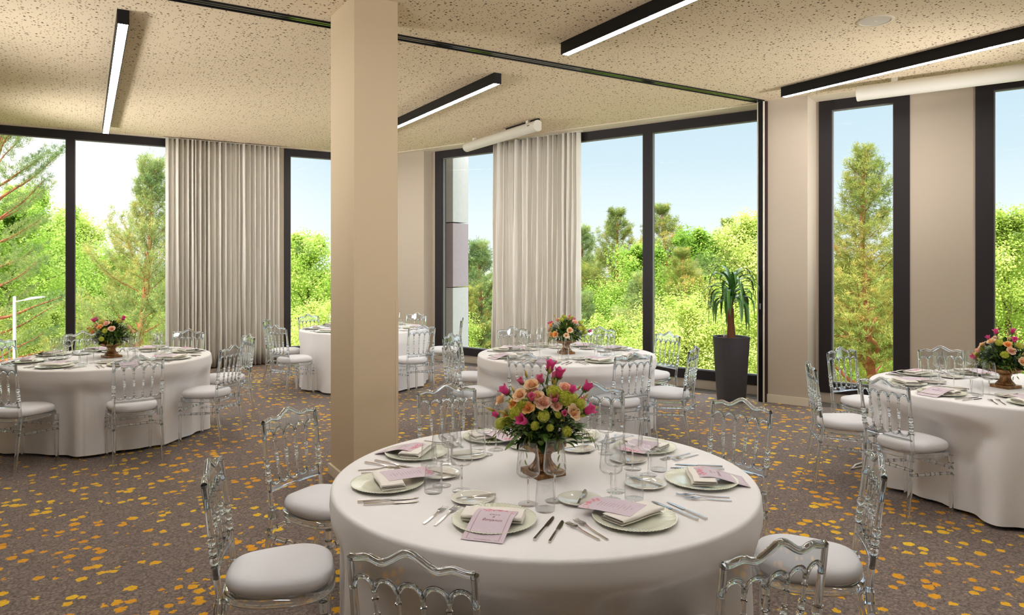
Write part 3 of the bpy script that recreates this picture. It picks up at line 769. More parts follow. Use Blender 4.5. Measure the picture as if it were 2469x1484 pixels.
def make_card(kind, printing):
    P = CA_PTS if kind == 'A' else CB_PTS; fn, L = card_fn(P); w = .073; N = 24
    b = MB(); rings = []
    for k in range(N+1):
        s = L*k/N; rings.append([fn(-w,s,0),fn(w,s,0),fn(w,s,.0006),fn(-w,s,.0006)])
    b.loft(rings); o = b.build('menu_card', M['card'], None, True, 50)
    rnd = random.Random(5)
    if not printing: return o
    fl = 1 if kind == 'A' else -1
    def S(s): return s if kind == 'A' else L - s           # design coordinate from the flowered end... kind B shows the inner page
    fb = MB(); rows = 46
    for k in range(rows):
        x = rnd.uniform(-.05, .066)*(1 if kind == 'A' else -1); s = S(max(.004, rnd.gauss(.018, .009)) + abs(x)*.10); r = rnd.uniform(.0025, .0075); m_ = rnd.choice([0,0,1,1,2])
        if m_ == 2: r *= .6
        c = fn(x, s, .0008 + k*.000012); ns = 7; an = rnd.uniform(0, 6)
        vs = []
        for i in range(ns):
            rr = r*(1 if i % 2 else .75); vs.append(fn(max(-w+.001, min(w-.001, x + rr*cos(an+2*pi*i/ns))), s + rr*sin(an+2*pi*i/ns), .0008 + k*.000012))
        fb.add(vs, [tuple(range(ns))], m_)
    fb.build('printed_flowers', [M['pr_pink'],M['pr_rose'],M['pr_sage']], o, False)
    def line(bm, x0, s0, x1, s1, t=.0006):
        n = 12; pr = []
        for k in range(n+1):
            x = x0 + (x1-x0)*k/n; s = s0 + (s1-s0)*k/n
            dx, ds = (t, 0) if abs(x1-x0) < 1e-6 else (0, t)
            pr += [fn(x-dx, s-ds, .0009), fn(x+dx, s+ds, .0009)]
        bm.grid(pr, n+1, 2)
    bb = MB()
    if kind == 'A':
        for x in (-.056, .056): line(bb, x, .035, x, L-.012)
        line(bb, -.056, L-.012, -.040, L-.012); line(bb, .040, L-.012, .056, L-.012)
        bb.build('printed_border', M['ink'], o, False)
        t = text_mb('Laura', .017, .3, .002, .062, fn, 1); t.merge(text_mb('&', .016, .3, .002, .079, fn, 1)); t.merge(text_mb('Benjamin', .0195, .3, .002, .097, fn, 1))
        t.merge(text_mb('MELIÁ LUXEMBOURG', .0062, 0, 0, L-.012, fn, 1)); t.build('printed_text', M['ink'], o, False)
    else:
        for s in range(11):
            q = .055 + s*.0125; ln = rnd.uniform(.012, .034)*(1 if s % 2 else .7); x = -ln
            while x < ln:
                e = min(ln, x + rnd.uniform(.003, .008)); line(bb, x, S(q), e, S(q), .0011 if s % 2 else .0014); x = e + .0018
        bb.build('printed_text', M['ink_l'], o, False)
    return o
PR = dict(plate=Proto(make_plate()), bread=Proto(make_bread()), napkin=Proto(make_napkin()), fork=Proto(make_fork(.205,'dinner_fork')), sfork=Proto(make_fork(.18,'starter_fork')),
          knife=Proto(make_knife(.235,'dinner_knife')), sknife=Proto(make_knife(.21,'starter_knife')), butter=Proto(make_knife(.165,'butter_knife')),
          wine=Proto(make_wine()), tumbler=Proto(make_tumbler()),
          cardA=Proto(make_card('A', True)), cardB=Proto(make_card('B', True)))
def setting(key, idx, ang, seat, kind, rnd):
    T = TABLES[key]; c = T['c']; what = T['what']
    rad = {'near left seat': .61, 'near right seat': .633}.get(seat, .67) if key == 'front' else .68
    out = Vector((cos(ang), sin(ang), 0)); yv = -out; xv = Vector((yv.y, -yv.x, 0)); rot = atan2(yv.y, yv.x) - pi/2
    def pos(x, y, z=0.): p = c + out*rad + xv*x + yv*y; return Vector((p.x, p.y, TZ + z))
    j = lambda a=.006: rnd.uniform(-a, a)
    where = ' at the ' + seat + ', ' + what
    g = lambda s: s + ' on the ' + what
    PR['plate'].get(pos(0,0), rot + j(.3), 'pale green fluted charger plate' + where, 'plate', g('charger plates'))
    nr = rot + j(.25) + (.12 if kind == 'A' else .25)
    PR['napkin'].get(pos(j(),j(),.006), nr, 'folded white napkin on the charger' + where, 'napkin', g('napkins'))
    if kind == 'A': PR['cardA'].get(pos(.015+j(),-.004+j()), rot + j(.12), 'lilac menu card draped over the napkin' + where, 'menu card', g('menu cards'))
    else: PR['cardB'].get(pos(-.01+j(),.01+j(),.0015), rot + .35 + j(.15), 'lilac menu card tucked in the napkin' + where, 'menu card', g('menu cards'))
    bx, by = {('front',0): (-.16,.19), ('front',1): (-.06,.26)}.get((key, idx), (-.095+j(.02),.235+j(.012)))
    PR['bread'].get(pos(bx,by), rot, 'small white bread plate' + where, 'plate', g('bread plates'))
    PR['butter'].get(pos(bx+.012,by+.002,.0125), (radians(3), 0, rot + rnd.choice([.7,-.6,.9,2.3]) + j(.2)), 'steel butter knife on the bread plate' + where, 'knife', g('butter knives'))
    PR['fork'].get(pos(-.188+j(),.005+j(.015)), rot + j(.06), 'steel fork nearest the charger' + where, 'fork', g('dinner forks'))
    PR['sfork'].get(pos(-.226+j(),-.012+j(.015)), rot + j(.06), 'outer shorter steel fork' + where, 'fork', g('starter forks'))
    PR['knife'].get(pos(.192+j(),.0+j(.015)), rot + j(.06), 'steel knife nearest the charger' + where, 'knife', g('dinner knives'))
    PR['sknife'].get(pos(.232+j(),-.012+j(.015)), rot + j(.06), 'outer shorter steel knife' + where, 'knife', g('starter knives'))
    PR['tumbler'].get(pos(.135+j(),.172+j()), 0, 'clear stemless water tumbler' + where, 'glass', g('water tumblers'))
    PR['wine'].get(pos(.060+j(),.220+j()), 0, 'clear stemmed wine glass nearer the diner' + where, 'wine glass', g('wine glasses'))
    PR['wine'].get(pos(.138+j(),.288+j()), 0, 'clear stemmed wine glass nearer the urn' + where, 'wine glass', g('wine glasses'))
KINDS_ = {'front': 'ABABABAB'}
for key in TABLES:
    rnd = random.Random(hash(key) % 1 + len(key)*17)
    for i, (ang, seat) in enumerate(TABLES[key]['seat']):
        kd = KINDS_.get(key, 'ABABBABAA')[i]
        setting(key, i, ang, seat, kd, rnd)

# ------------------------------------------------------------------ urns and bouquets
def make_urn():
    r = thing('flower_urn', 'x', 'urn')
    b = MB(); b.box(-.072,.072,-.072,.072,0,.024); b.build('plinth', M['urn'], r, False, bevel=.002)
    n = 72
    def fl(r_, z, a):
        if .026 < z < .040: return r_, z
        if z < .088: return r_*(1 + .06*cos(18*a)), z
        if .103 < z < .132: return r_*(1 + .085*abs(cos(9*a))), z
        return r_, z
    b = MB(); b.lathe([(.0005,.024),(.060,.024),(.062,.030),(.058,.036),(.050,.042),(.040,.054),(.034,.068),(.033,.082),(.036,.090),(.042,.094),(.042,.099),(.038,.102),(.056,.106),(.078,.114),(.094,.126),(.100,.134)], n, fn=fl); b.build('stem', M['urn'], r, True, 60)
    b = MB(); b.lathe([(.100,.133),(.1035,.137),(.1025,.143),(.092,.148),(.088,.156),(.093,.163),(.100,.167),(.1005,.171),(.096,.173),(.090,.170),(.086,.150),(.0005,.146)], n); b.build('rim', M['urn'], r, True, 60)
    return r
URN = Proto(make_urn())
def rot_to(d, spin=0.):
    return Vector(d).to_track_quat('Z', 'Y').to_matrix().to_4x4() @ Matrix.Rotation(spin, 4, 'Z')
def rose_mesh(seed, R, matl):
    rnd = random.Random(seed); b = MB(); n = 26
    for i in range(n):
        t = (i/(n-1)); a = i*2.39996; rad = R*(.10 + .62*t**.9); tilt = -.35 + .85*t**1.3; wd = R*(.42 + .52*t); ht = R*(.95 - .25*t)
        pts = []
        for u in range(5):
            for v in range(5):
                uu = (u-2)/2; vv = v/4; hw = wd*(sin(pi*(.16 + .74*vv))**.6)
                an = uu*hw/max(rad + .25*R, .2*R); rr = rad*(.45 + .55*vv) + R*.42*max(0., tilt)*vv*vv + .10*R*max(0., vv-.7)*t*3
                z = -R*.45 + ht*vv*(1 - .32*t*vv) + rnd.uniform(-.01, .01)*R - R*.06*abs(uu)*vv
                pts.append((rr*cos(a+an), rr*sin(a+an), z))
        b.grid(pts, 5, 5)
    b.lathe([(.0005,-.62*R),(.28*R,-.5*R),(.40*R,-.30*R)], 10)
    return b.mesh('rose', matl, True, 180)
def bell_mesh(matl, k=1.0):
    b = MB(); n = 30
    def fn(r, z, a):
        lob = cos(5*a); f = max(0., (z-.026*k)/(.016*k)); return r*(1 + .05*lob*f + .05*f), z + .005*k*lob*f
    b.lathe([(.004*k,0),(.011*k,.002*k),(.0155*k,.008*k),(.0165*k,.018*k),(.0178*k,.028*k),(.0205*k,.039*k),(.0235*k,.043*k),(.0195*k,.039*k),(.0160*k,.028*k),(.0145*k,.018*k),(.013*k,.008*k),(.0005,.004*k)], n, fn=fn)
    return b.mesh('bell_flower', matl, True, 180)
def calyx_mesh():
    b = MB()
    for i in range(5):
        a = 2*pi*i/5; pts = []
        for v in range(4):
            w = .006*(1 - (v/3)**1.5) + .0006; r = .006 + .0125*(v/3)**.7; z = -.004 + .013*v/3
            for s in (-1, 1): pts.append((r*cos(a) - s*w*sin(a), r*sin(a) + s*w*cos(a), z))
        b.grid(pts, 4, 2)
    b.tube([(0,0,-.05),(0,0,-.02),(0,0,.003)], [.0018,.002,.005], 6)
    return b.mesh('calyx', M['leaf_mid'], True, 180)
def vib_mesh(seed, R):
    rnd = random.Random(seed); b = MB(); n = 120
    for i in range(n):
        z = 1 - 1.75*(i + .5)/n; a = i*2.39996; q = sqrt(max(0, 1 - z*z)); d = Vector((q*cos(a), q*sin(a), z)); c = d*R*rnd.uniform(.86, 1.06)
        Mx = Matrix.Translation(c) @ rot_to(d + Vector((rnd.uniform(-.35,.35) for _ in range(3))), rnd.uniform(0, 6)); s = R*rnd.uniform(.17, .23)
        vs = [Mx @ Vector((0,0,0))]; fs = []
        for k in range(5):
            an = 2*pi*k/5
            vs += [Mx @ Vector((cos(an-.42)*s*.8, sin(an-.42)*s*.8, s*.28)), Mx @ Vector((cos(an)*s*1.08, sin(an)*s*1.08, s*.18)), Mx @ Vector((cos(an+.42)*s*.8, sin(an+.42)*s*.8, s*.28))]
            fs.append((0, 1+3*k, 2+3*k, 3+3*k))
        b.add(vs, fs)
    b.lathe([(.0005,-.8*R),(.5*R,-.62*R),(.78*R,-.2*R),(.80*R,.2*R),(.55*R,.6*R),(.0005,.8*R)], 10)
    return b.mesh('viburnum', M['vib'], True, 60)
def leaf_pts(b, L, Wd, droop, Mx, mi=0, fold=.18):
    pts = []
    for u in range(8):
        t = u/7; w = Wd*.5*(sin(pi*min(1., t*.94 + .03))**.75)*(1 - .25*t); y = L*(t - .12*droop*t*t*t); z = -L*droop*t*t*.55 + .06*L*sin(pi*t)
        for v in (-1, 0, 1): pts.append(Mx @ Vector((v*w, y, z + abs(v)*w*fold)))
    b.grid(pts, 8, 3, mi=mi)
def leaf_mesh(L, Wd, droop, m):
    b = MB(); leaf_pts(b, L, Wd, droop, Matrix()); return b.mesh('leaf', m, True, 180)
def bud_mesh(L):
    b = MB(); b.lathe([(.0005,0),(.10*L,.06*L),(.155*L,.25*L),(.15*L,.5*L),(.10*L,.8*L),(.0005,L)], 8, mi=0)
    b.tube([(0,0,-.8*L),(0,0,.04*L)], .025*L, 5, mi=1)
    for i in range(4):
        a = i*pi/2; pts = []
        for v in range(4):
            r = .11*L + .10*L*(v/3); w = .06*L*(1-v/3.2)
            for s in (-1, 1): pts.append((r*cos(a)-s*w*sin(a), r*sin(a)+s*w*cos(a), .02*L + .4*L*v/3))
        b.grid(pts, 4, 2, mi=1)
    return b.mesh('bud', [M['bud'], M['leaf_lime']], True, 180)
def sprig_mesh(seed, oats):
    rnd = random.Random(seed); b = MB(); L = .17; P = []
    for k in range(8):
        t = k/7; P.append(Vector((0, L*t*(1-.15*t), .03*sin(t*2) - (.11 if oats else .03)*t*t)))
    b.tube(P, [.0013*(1-.6*k/7) for k in range(8)], 5, mi=0)
    for k in range(2, 8):
        for s in (-1, 1):
            if oats:
                d = Vector((s*rnd.uniform(.1,.5), .35, -1)).normalized(); p = P[k] + Vector((s*.010, 0, -.006))
                Mx = Matrix.Translation(p) @ d.to_track_quat('Y', 'Z').to_matrix().to_4x4() @ Matrix.Rotation(rnd.uniform(-1,1), 4, 'Y'); leaf_pts(b, rnd.uniform(.026,.036), .0095, .1, Mx, 1, .5)
            else:
                d = Vector((s*.9, .55, rnd.uniform(-.1,.35))).normalized()
                Mx = Matrix.Translation(P[k]) @ d.to_track_quat('Y', 'Z').to_matrix().to_4x4(); leaf_pts(b, rnd.uniform(.026,.036), .013, .25, Mx, 1)
    return b.mesh('sprig', [M['leaf_mid'], M['leaf_lime' if oats else 'leaf_mid']], True, 180)
FM = dict(
  rose=[rose_mesh(1,.041,M['rose_peach']), rose_mesh(2,.040,M['rose_blush']), rose_mesh(3,.039,M['rose_apricot'])],
  bell=[bell_mesh(M['bell'],.80), bell_mesh(M['bell_l'],.78)], calyx=calyx_mesh(), vib=vib_mesh(4,.030), leaf=leaf_mesh(.105,.058,.38,M['leaf_dark']), leaf2=leaf_mesh(.085,.042,.35,M['leaf_mid']),
  bud=bud_mesh(.034), sprig=sprig_mesh(2,False), oats=sprig_mesh(3,True))
def put(root, name, me, p, d, sc=1., spin=0.):
    o = link(name, me, root); o.matrix_local = Matrix.Translation(p) @ rot_to(d, spin) @ Matrix.Diagonal((sc,sc,sc,1)); return o
def putleaf(root, name, me, p, az, pitch, sc=1., roll=0.):
    o = link(name, me, root); o.matrix_local = Matrix.Translation(p) @ Matrix.Rotation(az - pi/2, 4, 'Z') @ Matrix.Rotation(pitch, 4, 'X') @ Matrix.Rotation(roll, 4, 'Y') @ Matrix.Diagonal((sc,sc,sc,1)); return o
def add_bell(root, p, d, kind, sc, spin):
    o = put(root, 'bell_flower', FM['bell'][kind], p, d, sc, spin); link('calyx', FM['calyx'], o); return o
def filler(root, seed, rx, hz):
    rnd = random.Random(seed); b = MB()
    for i in range(520):
        z = rnd.uniform(0, 1); a = rnd.uniform(0, 2*pi); q = sqrt(1 - z*z)*rnd.uniform(.45, .88)
        p = Vector((cos(a)*q*rx, sin(a)*q*rx, .0 + z*hz*rnd.uniform(.6, .86))); d = Vector((cos(a)*q, sin(a)*q, rnd.uniform(-.2, .9))).normalized()
        Mx = Matrix.Translation(p) @ d.to_track_quat('Y', 'Z').to_matrix().to_4x4(); leaf_pts(b, rnd.uniform(.04,.07), rnd.uniform(.018,.03), .3, Mx, rnd.choice([0,1,1]))
    b.lathe([(.08,-.015),(rx*.36,.02),(rx*.38,hz*.3),(rx*.22,hz*.5),(.0005,hz*.55)], 16, mi=0)
    b.build('foliage', [M['leaf_dark'],M['leaf_mid']], root, True, 180)
def skirt(root, rnd, rx):
    for k in range(17):
        a = 2*pi*k/17 + rnd.uniform(-.12,.12); p = Vector((cos(a)*rx*.38, sin(a)*rx*.38, .022 + rnd.uniform(-.005,.012)))
        putleaf(root, 'leaf', FM['leaf'], p, a, radians(rnd.uniform(-16,14)), rnd.uniform(.8,1.05), rnd.uniform(-.4,.4))
    for k in range(7):
        a = 2*pi*k/7 + rnd.uniform(-.3,.3); p = Vector((cos(a)*rx*.45, sin(a)*rx*.45, .055))
        putleaf(root, 'oat_sprig', FM['oats'], p, a, radians(rnd.uniform(-12,12)), rnd.uniform(.8,1.05), rnd.uniform(-.3,.3))
    for k in range(8):
        a = 2*pi*k/8 + rnd.uniform(-.3,.3); p = Vector((cos(a)*rx*.40, sin(a)*rx*.40, .09))
        putleaf(root, 'sprig', FM['sprig'], p, a, radians(rnd.uniform(5,35)), rnd.uniform(.7,1.0), rnd.uniform(-.4,.4))
K = .000366
FRONT = [  # kind, crop x, crop y (photo of the front bouquet), scale, variant
 ('rose',235,540,.85,0),('rose',480,490,.92,0),('rose',615,370,.95,0),('rose',575,645,.85,2),('rose',748,580,1.0,1),('rose',1010,400,.9,1),('rose',1105,690,.95,0),
 ('vib',870,462,.92,0),('vib',1002,530,1.05,0),('vib',440,708,.95,0),('vib',755,740,.80,0),('vib',1020,912,.68,0),('vib',920,722,.46,0),('vib',1180,590,.72,0),('vib',505,610,.6,0),
 ('rose',905,620,.7,1),('vib',660,850,.6,0),('rose',690,500,.7,0),('vib',830,870,.5,0),('rose',400,600,.7,2),('bell',735,350,.95,1),('bell',340,480,1.15,0),('bell',620,560,.9,1),('bell',885,565,1.0,1),('bell',1240,430,1.25,0),('bell',1230,690,1.25,0),('bell',555,812,1.2,0),('bell',995,730,.7,1),('bell',510,365,.8,1),('bell',1060,465,.9,0),
 ('bud',180,682,1.3,0),('bud',825,240,1.1,0),('bud',395,605,1.,0),('bud',320,715,1.3,0),('bud',880,375,1.1,0),('bud',1300,660,1.1,0),('bud',1145,430,.9,0),('bud',950,790,.7,0)]
def bouquet(key, label, seed, view, front):
    rnd = random.Random(seed); c = TABLES[key]['c']
    URN.get((c.x,c.y,TZ), view + radians(33 if front else 20), 'antique gold fluted urn on square plinth, centre of the ' + TABLES[key]['what'], 'urn', 'gold flower urns')
    r = thing('bouquet', label, 'bouquet', (c.x,c.y,TZ+.150), view, 'rose bouquets in gold urns')
    RX, HZ = .185, .215
    filler(r, seed, RX, HZ); skirt(r, rnd, RX)
    pts = []
    if front:
        for kd, x, y, sc, var in FRONT:
            dx, dz = (x-750)*K, (985-y)*K
            q = 1 - (dx/.225)**2 - (max(0,dz-.02)/.27)**2; dy = -.165*sqrt(max(.0, q)); z = dz + .22*abs(dy) + .012
            p = Vector((dx, dy, z)); d = Vector((dx*1.0, dy*1.15, max(.01, z-.05))).normalized()
            pts.append(p)
            if kd == 'rose': put(r, 'rose', FM['rose'][var], p, d, sc, rnd.uniform(0,6))
            elif kd == 'vib': put(r, 'viburnum', FM['vib'], p, d, sc, rnd.uniform(0,6))
            elif kd == 'bell': add_bell(r, p, d + Vector((rnd.uniform(-.5,.5),.1,.35)), var, sc, rnd.uniform(0,6))
            else: put(r, 'bud', FM['bud'], p, d, sc)
        for (x, y, sc) in ((820,150,1.25),(925,240,1.25)):      # the two tall bells
            p = Vector(((x-750)*K, -.02, (985-y)*K)); add_bell(r, p, (.25,-.1,1), 0, sc, .5)
            b = MB(); b.tube([(.0,0,.12),(p.x*.7,p.y,p.z*.6),(p.x-.005,p.y,p.z-.02)], .0022, 6)
            for q in range(5):
                t = .35 + q*.13; Mx = Matrix.Translation((p.x*t, p.y, .12 + (p.z-.13)*t)) @ Matrix.Rotation(q*2.1, 4, 'Z') @ Matrix.Rotation(.7, 4, 'X'); leaf_pts(b, .04, .012, .2, Mx)
            b.build('stalk', M['leaf_mid'], r, True, 180)
        for (x, y, sc) in ((790,330,1.0),(860,320,.9)):
            p = Vector(((x-750)*K, .0, (985-y)*K)); put(r, 'bud', FM['bud'], p, (.1,0,1), sc)
    spec = [('rose',12),('vib',9),('bell',6),('bud',8)]
    for kd, n in spec:
        cnt = 0; tries = 0
        while cnt < n and tries < 400:
            tries += 1; zz = rnd.uniform(.02, .98); a = rnd.uniform(0, 2*pi)
            if front and sin(a) < .15: continue
            q = sqrt(1 - zz*zz*.96); p = Vector((cos(a)*q*RX*1.02, sin(a)*q*RX*1.02, .045 + zz*(HZ-.035)))
            if kd in ('bell','bud') : p *= rnd.uniform(1.04, 1.22)
            if any((p-o).length < (.052 if kd in ('rose','vib') else .036) for o in pts): continue
            pts.append(p); cnt += 1; d = Vector((p.x, p.y, p.z*.8)).normalized()
            if kd == 'rose': put(r, 'rose', FM['rose'][rnd.choice([0,0,1,1,2])], p, d, rnd.uniform(.8,1.), rnd.uniform(0,6))
            elif kd == 'vib': put(r, 'viburnum', FM['vib'], p, d, rnd.uniform(.6,.95), rnd.uniform(0,6))
            elif kd == 'bell': add_bell(r, p, d + Vector((0,0,.3)), rnd.choice([0,0,1]), rnd.uniform(.8,1.1), rnd.uniform(0,6))
            else: put(r, 'bud', FM['bud'], p, d + Vector((0,0,.3)), rnd.uniform(.8,1.1))
def vw(key):
    c = TABLES[key]['c']; return atan2(c.y, c.x) - pi/2
bouquet('front', 'large bouquet of peach roses and magenta bells on the front table', 4, vw('front'), True)
bouquet('middle', 'rose bouquet before the curtain on the middle table', 9, vw('middle'), False)
bouquet('left', 'rose bouquet before the pine view on the far left table', 15, vw('left'), False)
bouquet('right', 'rose bouquet cut by the right edge on the right hand table', 23, vw('right')+.6, False)

# ------------------------------------------------------------------ planter with yucca
pp = at(1763, 8.70)
pt = thing('planter', 'tall tapering graphite planter beside the folding wall', 'planter', pp, -ANG + .3)
def plan(th, r): x, y = sup(th, r, r, .62); return x, y
n = 48; pr = [(.0005,.0),(.140,.0),(.150,.006),(.158,.12),(.175,.45),(.192,.74),(.197,.795),(.198,.80),(.194,.803),(.186,.800),(.182,.77)]
b = MB(); b.grid([(*plan(2*pi*i/n, r_), z) for r_, z in pr for i in range(n)], len(pr), n, False, True); b.build('pot', M['planter'], pt, True, 50)
b = MB(); b.grid([(*plan(2*pi*i/n, r_), z) for r_, z in [(.183,.772),(.0005,.775)] for i in range(n)], 2, n, False, True); b.build('soil', M['soil'], pt)
b = MB(); b.tube([(-.145,-.06,.77),(-.145,-.06,.835)], .006, 8, mi=0); b.tube([(-.145,-.06,.80),(-.145,-.06,.812)], .009, 8, mi=1); b.tube([(-.145,-.06,.833),(-.145,-.06,.90)], .003, 6, mi=0)
b.build('water_gauge', [M['white_metal'],M['red']], pt)
yt = thing('yucca_plant', 'green yucca with thick brown trunk and drooping leaves in the planter', 'plant', (pp.x,pp.y,.774))
P = [(0,0,0),(0,0,.06),(-.006,0,.20),(-.012,0,.36),(-.014,.0,.375)]
b = MB(); b.tube(P, [.055,.050,.040,.040,.036], 14); b.build('trunk', M['yucca_bark'], yt)
rnd = random.Random(12)
b = MB(); b.tube([(-.012,0,.36),(.01,0,.46),(.018,0,.60)], [.022,.02,.012], 10); b.build('stem', M['yucca_bark'], yt)
for i in range(46):
    t = i/45; a = i*2.39996 + rnd.uniform(-.3,.3); L = rnd.uniform(.46,.64); el = radians(18 + 68*t**1.1); b = MB(); pts = []
    base = Vector((.015, 0, .44 + .16*t)); dr = rnd.uniform(.95, 1.5)*(1.25 - .55*t)
    pos = base.copy(); ang = el; NS = 14
    for k in range(NS+1):
        q = k/NS; w = .028*(sin(pi*min(1, .12 + q*.9))**.7)*(1-.35*q) + .0008
        ang2 = max(el - dr*3.6*q**1.7 - .2*dr*q, -1.50); d = Vector((cos(a)*cos(ang2), sin(a)*cos(ang2), sin(ang2)))
        side = Vector((-sin(a), cos(a), 0)); nrm = side.cross(d)
        for v in (-1, 0, 1): pts.append(pos + side*w*v + nrm*(.35*w if v == 0 else 0))
        pos = pos + d*(L/NS)
    b.grid(pts, NS+1, 3); b.build('leaf', M['yucca'], yt, True, 180)

# ------------------------------------------------------------------ outdoors
GZ = -5.0
g = MB(); g.box(-80,80,-40,110,GZ-.3,GZ); struct(g.build('ground', M['grass'], smooth=False))
def quad(b, p, d, side, L, w, mi=0):
    a = p - side*w*.5; c = p + side*w*.5; e = p + d*L
    o = len(b.v); b.v += [tuple(a + d*L*.35 - side*w*.25), tuple(p), tuple(c + d*L*.35 + side*w*.25), tuple(e)]; b.f.append((o, o+1, o+2, o+3)); b.m.append(mi)
def rvec(rnd):
    while True:
        v = Vector((rnd.uniform(-1,1), rnd.uniform(-1,1), rnd.uniform(-1,1)))
        if .05 < v.length < 1: return v.normalized()
def pine(seed, h, rad, open_=False, nm='needles', lean=0., z0=.2, bare=0):
    rnd = random.Random(seed); tb = MB(); nb = MB()
    def trunk(z): return Vector((lean*sin(z*.35) + .12*sin(z*.7+seed), .12*cos(z*.6+seed), z))
    zs = [h*.95*k/14 for k in range(15)]; tb.tube([trunk(z) for z in zs], [.012 + (.0115 if bare else .012)*h*(1-z/h)**.9 for z in zs], 8)
    def tuft(p, d, s=1., n=32, up=.75):
        for _ in range(n):
            dd = (d*up + rvec(rnd)*.8).normalized(); sd = dd.cross(rvec(rnd)); sd = sd.normalized() if sd.length > .01 else Vector((1,0,0)); quad(nb, p + rvec(rnd)*rnd.uniform(.0,.09), dd, sd, rnd.uniform(.07,.13)*s, rnd.uniform(.0055,.009)*s)
    z = h*z0
    if bare:
        for k in range(bare):
            a = k*2.39996; p = trunk(h*(.36 + .22*k/bare)); Lb = rad*rnd.uniform(.6,.95); e0 = radians(rnd.uniform(15,55)); P = []
            for q in range(9):
                P.append(p.copy()); e = e0 + .25*sin(q*1.1+k); aa = a + .25*sin(q*.9+2*k); p = p + Vector((cos(aa)*cos(e), sin(aa)*cos(e), sin(e)))*Lb/8
            tb.tube(P, [.055*(1-.75*q/8) for q in range(9)], 6)
            for q in (3, 4, 5, 6, 7, 8):
                for _ in range(13): tuft(P[q] + rvec(rnd)*.42, Vector((0,0,1)))
    while z < h*.97:
        t = z/h; nbr = rnd.randint(4, 6); a0 = rnd.uniform(0, 6)
        for k in range(nbr):
            a = a0 + 2*pi*k/nbr + rnd.uniform(-.35,.35); Lb = rad*min(1., 1.3*(1.0-t)**.95)*rnd.uniform(.55,1.15) + .14
            if open_: Lb = rad*rnd.uniform(.55,1.1)*(1.06-t)**.5
            el = radians(rnd.uniform(6,30) + 42*t*t); P = []; p = trunk(z); ns = 8
            for q in range(ns+1):
                s = q/ns; e = el + .55*s*s - (.35*s if open_ else .0) + .08*sin(q*1.3+k); dr = Vector((cos(a + .16*sin(q+k))*cos(e), sin(a + .16*sin(q+k))*cos(e), sin(e))); P.append(p.copy()); p = p + dr*Lb/ns
            tb.tube(P, [max(.005, (.034 if open_ else .022)*Lb*.55*(1-.85*q/ns)) for q in range(ns+1)], 5)
            q0 = .40 if open_ else (.16 if bare else .28)
            m = max(3, int(Lb/(.12 if not open_ else .16)))
            for i in range(m+1):
                s = q0 + (1-q0)*i/m; f = s*ns; k0 = min(ns-1, int(f)); pp_ = P[k0].lerp(P[k0+1], f-k0); d = (P[k0+1]-P[k0]).normalized()
                tuft(pp_, (d + Vector((0,0,.35))).normalized())
                tl = .60*(1 - .55*s)*min(1., Lb/1.2)
                for sg in (-1, 1):
                    side = Vector((-sin(a), cos(a), 0))*sg; e_ = pp_ + (side*.8 + d*.45).normalized()*tl*rnd.uniform(.6,1.15) + Vector((0,0,.06))
                    if rnd.random() < .95: tuft(e_, (side*.5 + d*.6 + Vector((0,0,.5))).normalized(), .95)
                    if rnd.random() < .75: tuft(pp_.lerp(e_, .5), (side*.5 + d*.6 + Vector((0,0,.5))).normalized(), .85, 6)
            tuft(P[-1], Vector((0,0,1)), 1.4, 9, 2.4)
        z += h*((.031 if bare else .038) if not open_ else .050)*rnd.uniform(.75,1.25)
    for q in range(10): tuft(trunk(h*(.90 + .01*q)), Vector((0,0,1)), 1.0, 6, 2.2)
    return fit(tb, nb, h, 'bark', nm)
def fit(tb, lb, h, bark, nm):       # make the crown exactly h tall
    k = h/max(p[2] for p in lb.v)
    for b in (tb, lb): b.v = [(x, y, z*k) for x, y, z in b.v]
    return tb.mesh('trunk', M[bark], True, 180), lb.mesh('foliage', M[nm], False)
def broad(seed, h, rad, nm, n=62000, low=.12, bark='bark_g', leaf=(.040,.075)):
    rnd = random.Random(seed); tb = MB(); lb = MB(); tips = []
    tb.tube([(0,0,0),(.05,.03,h*.3),(0,.08,h*.6),(.06,0,h*.66)], [.017*h,.013*h,.008*h,.002*h], 8)
    nb_ = 34
    for k in range(nb_):
        t = low + (1.0-low)*(k+.5)/nb_; a = k*2.39996 + rnd.uniform(-.4,.4); env = rad*(sin(pi*min(1., .18 + .80*t))**.75)
        L = env*rnd.uniform(.75, 1.1); e = radians(rnd.uniform(15,50) + 25*t); z0 = h*max(.06, t - .18); P = []; p = Vector((0,0,z0))
        for q in range(7):
            P.append(p.copy()); ee = e - .5*q/6 + rnd.uniform(-.15,.15); p = p + Vector((cos(a)*cos(ee), sin(a)*cos(ee), sin(ee)))*L/6
        tb.tube(P, [.0035*h*(1-.8*q/6) for q in range(7)], 5)
        for q in range(2, 7): tips.append((P[q], L*(.20 + .04*q)))
        for _ in range(3):
            o = rvec(rnd)*L*.35; tips.append((P[rnd.randint(3,6)] + o, L*.22))
    per = n//len(tips)
    for c, R in tips:
        R = min(R, .75)
        for _ in range(per):
            d = rvec(rnd); p = c + d*R*(rnd.random()**.4); s = rnd.uniform(*leaf)
            nrm = (d*.5 + Vector((0,0,.9)) + rvec(rnd)*.75).normalized(); dd = nrm.cross(rvec(rnd)); dd = dd.normalized() if dd.length > .01 else Vector((1,0,0))
            quad(lb, p, dd, nrm.cross(dd), s, s*.62)
    return fit(tb, lb, h, bark, nm)
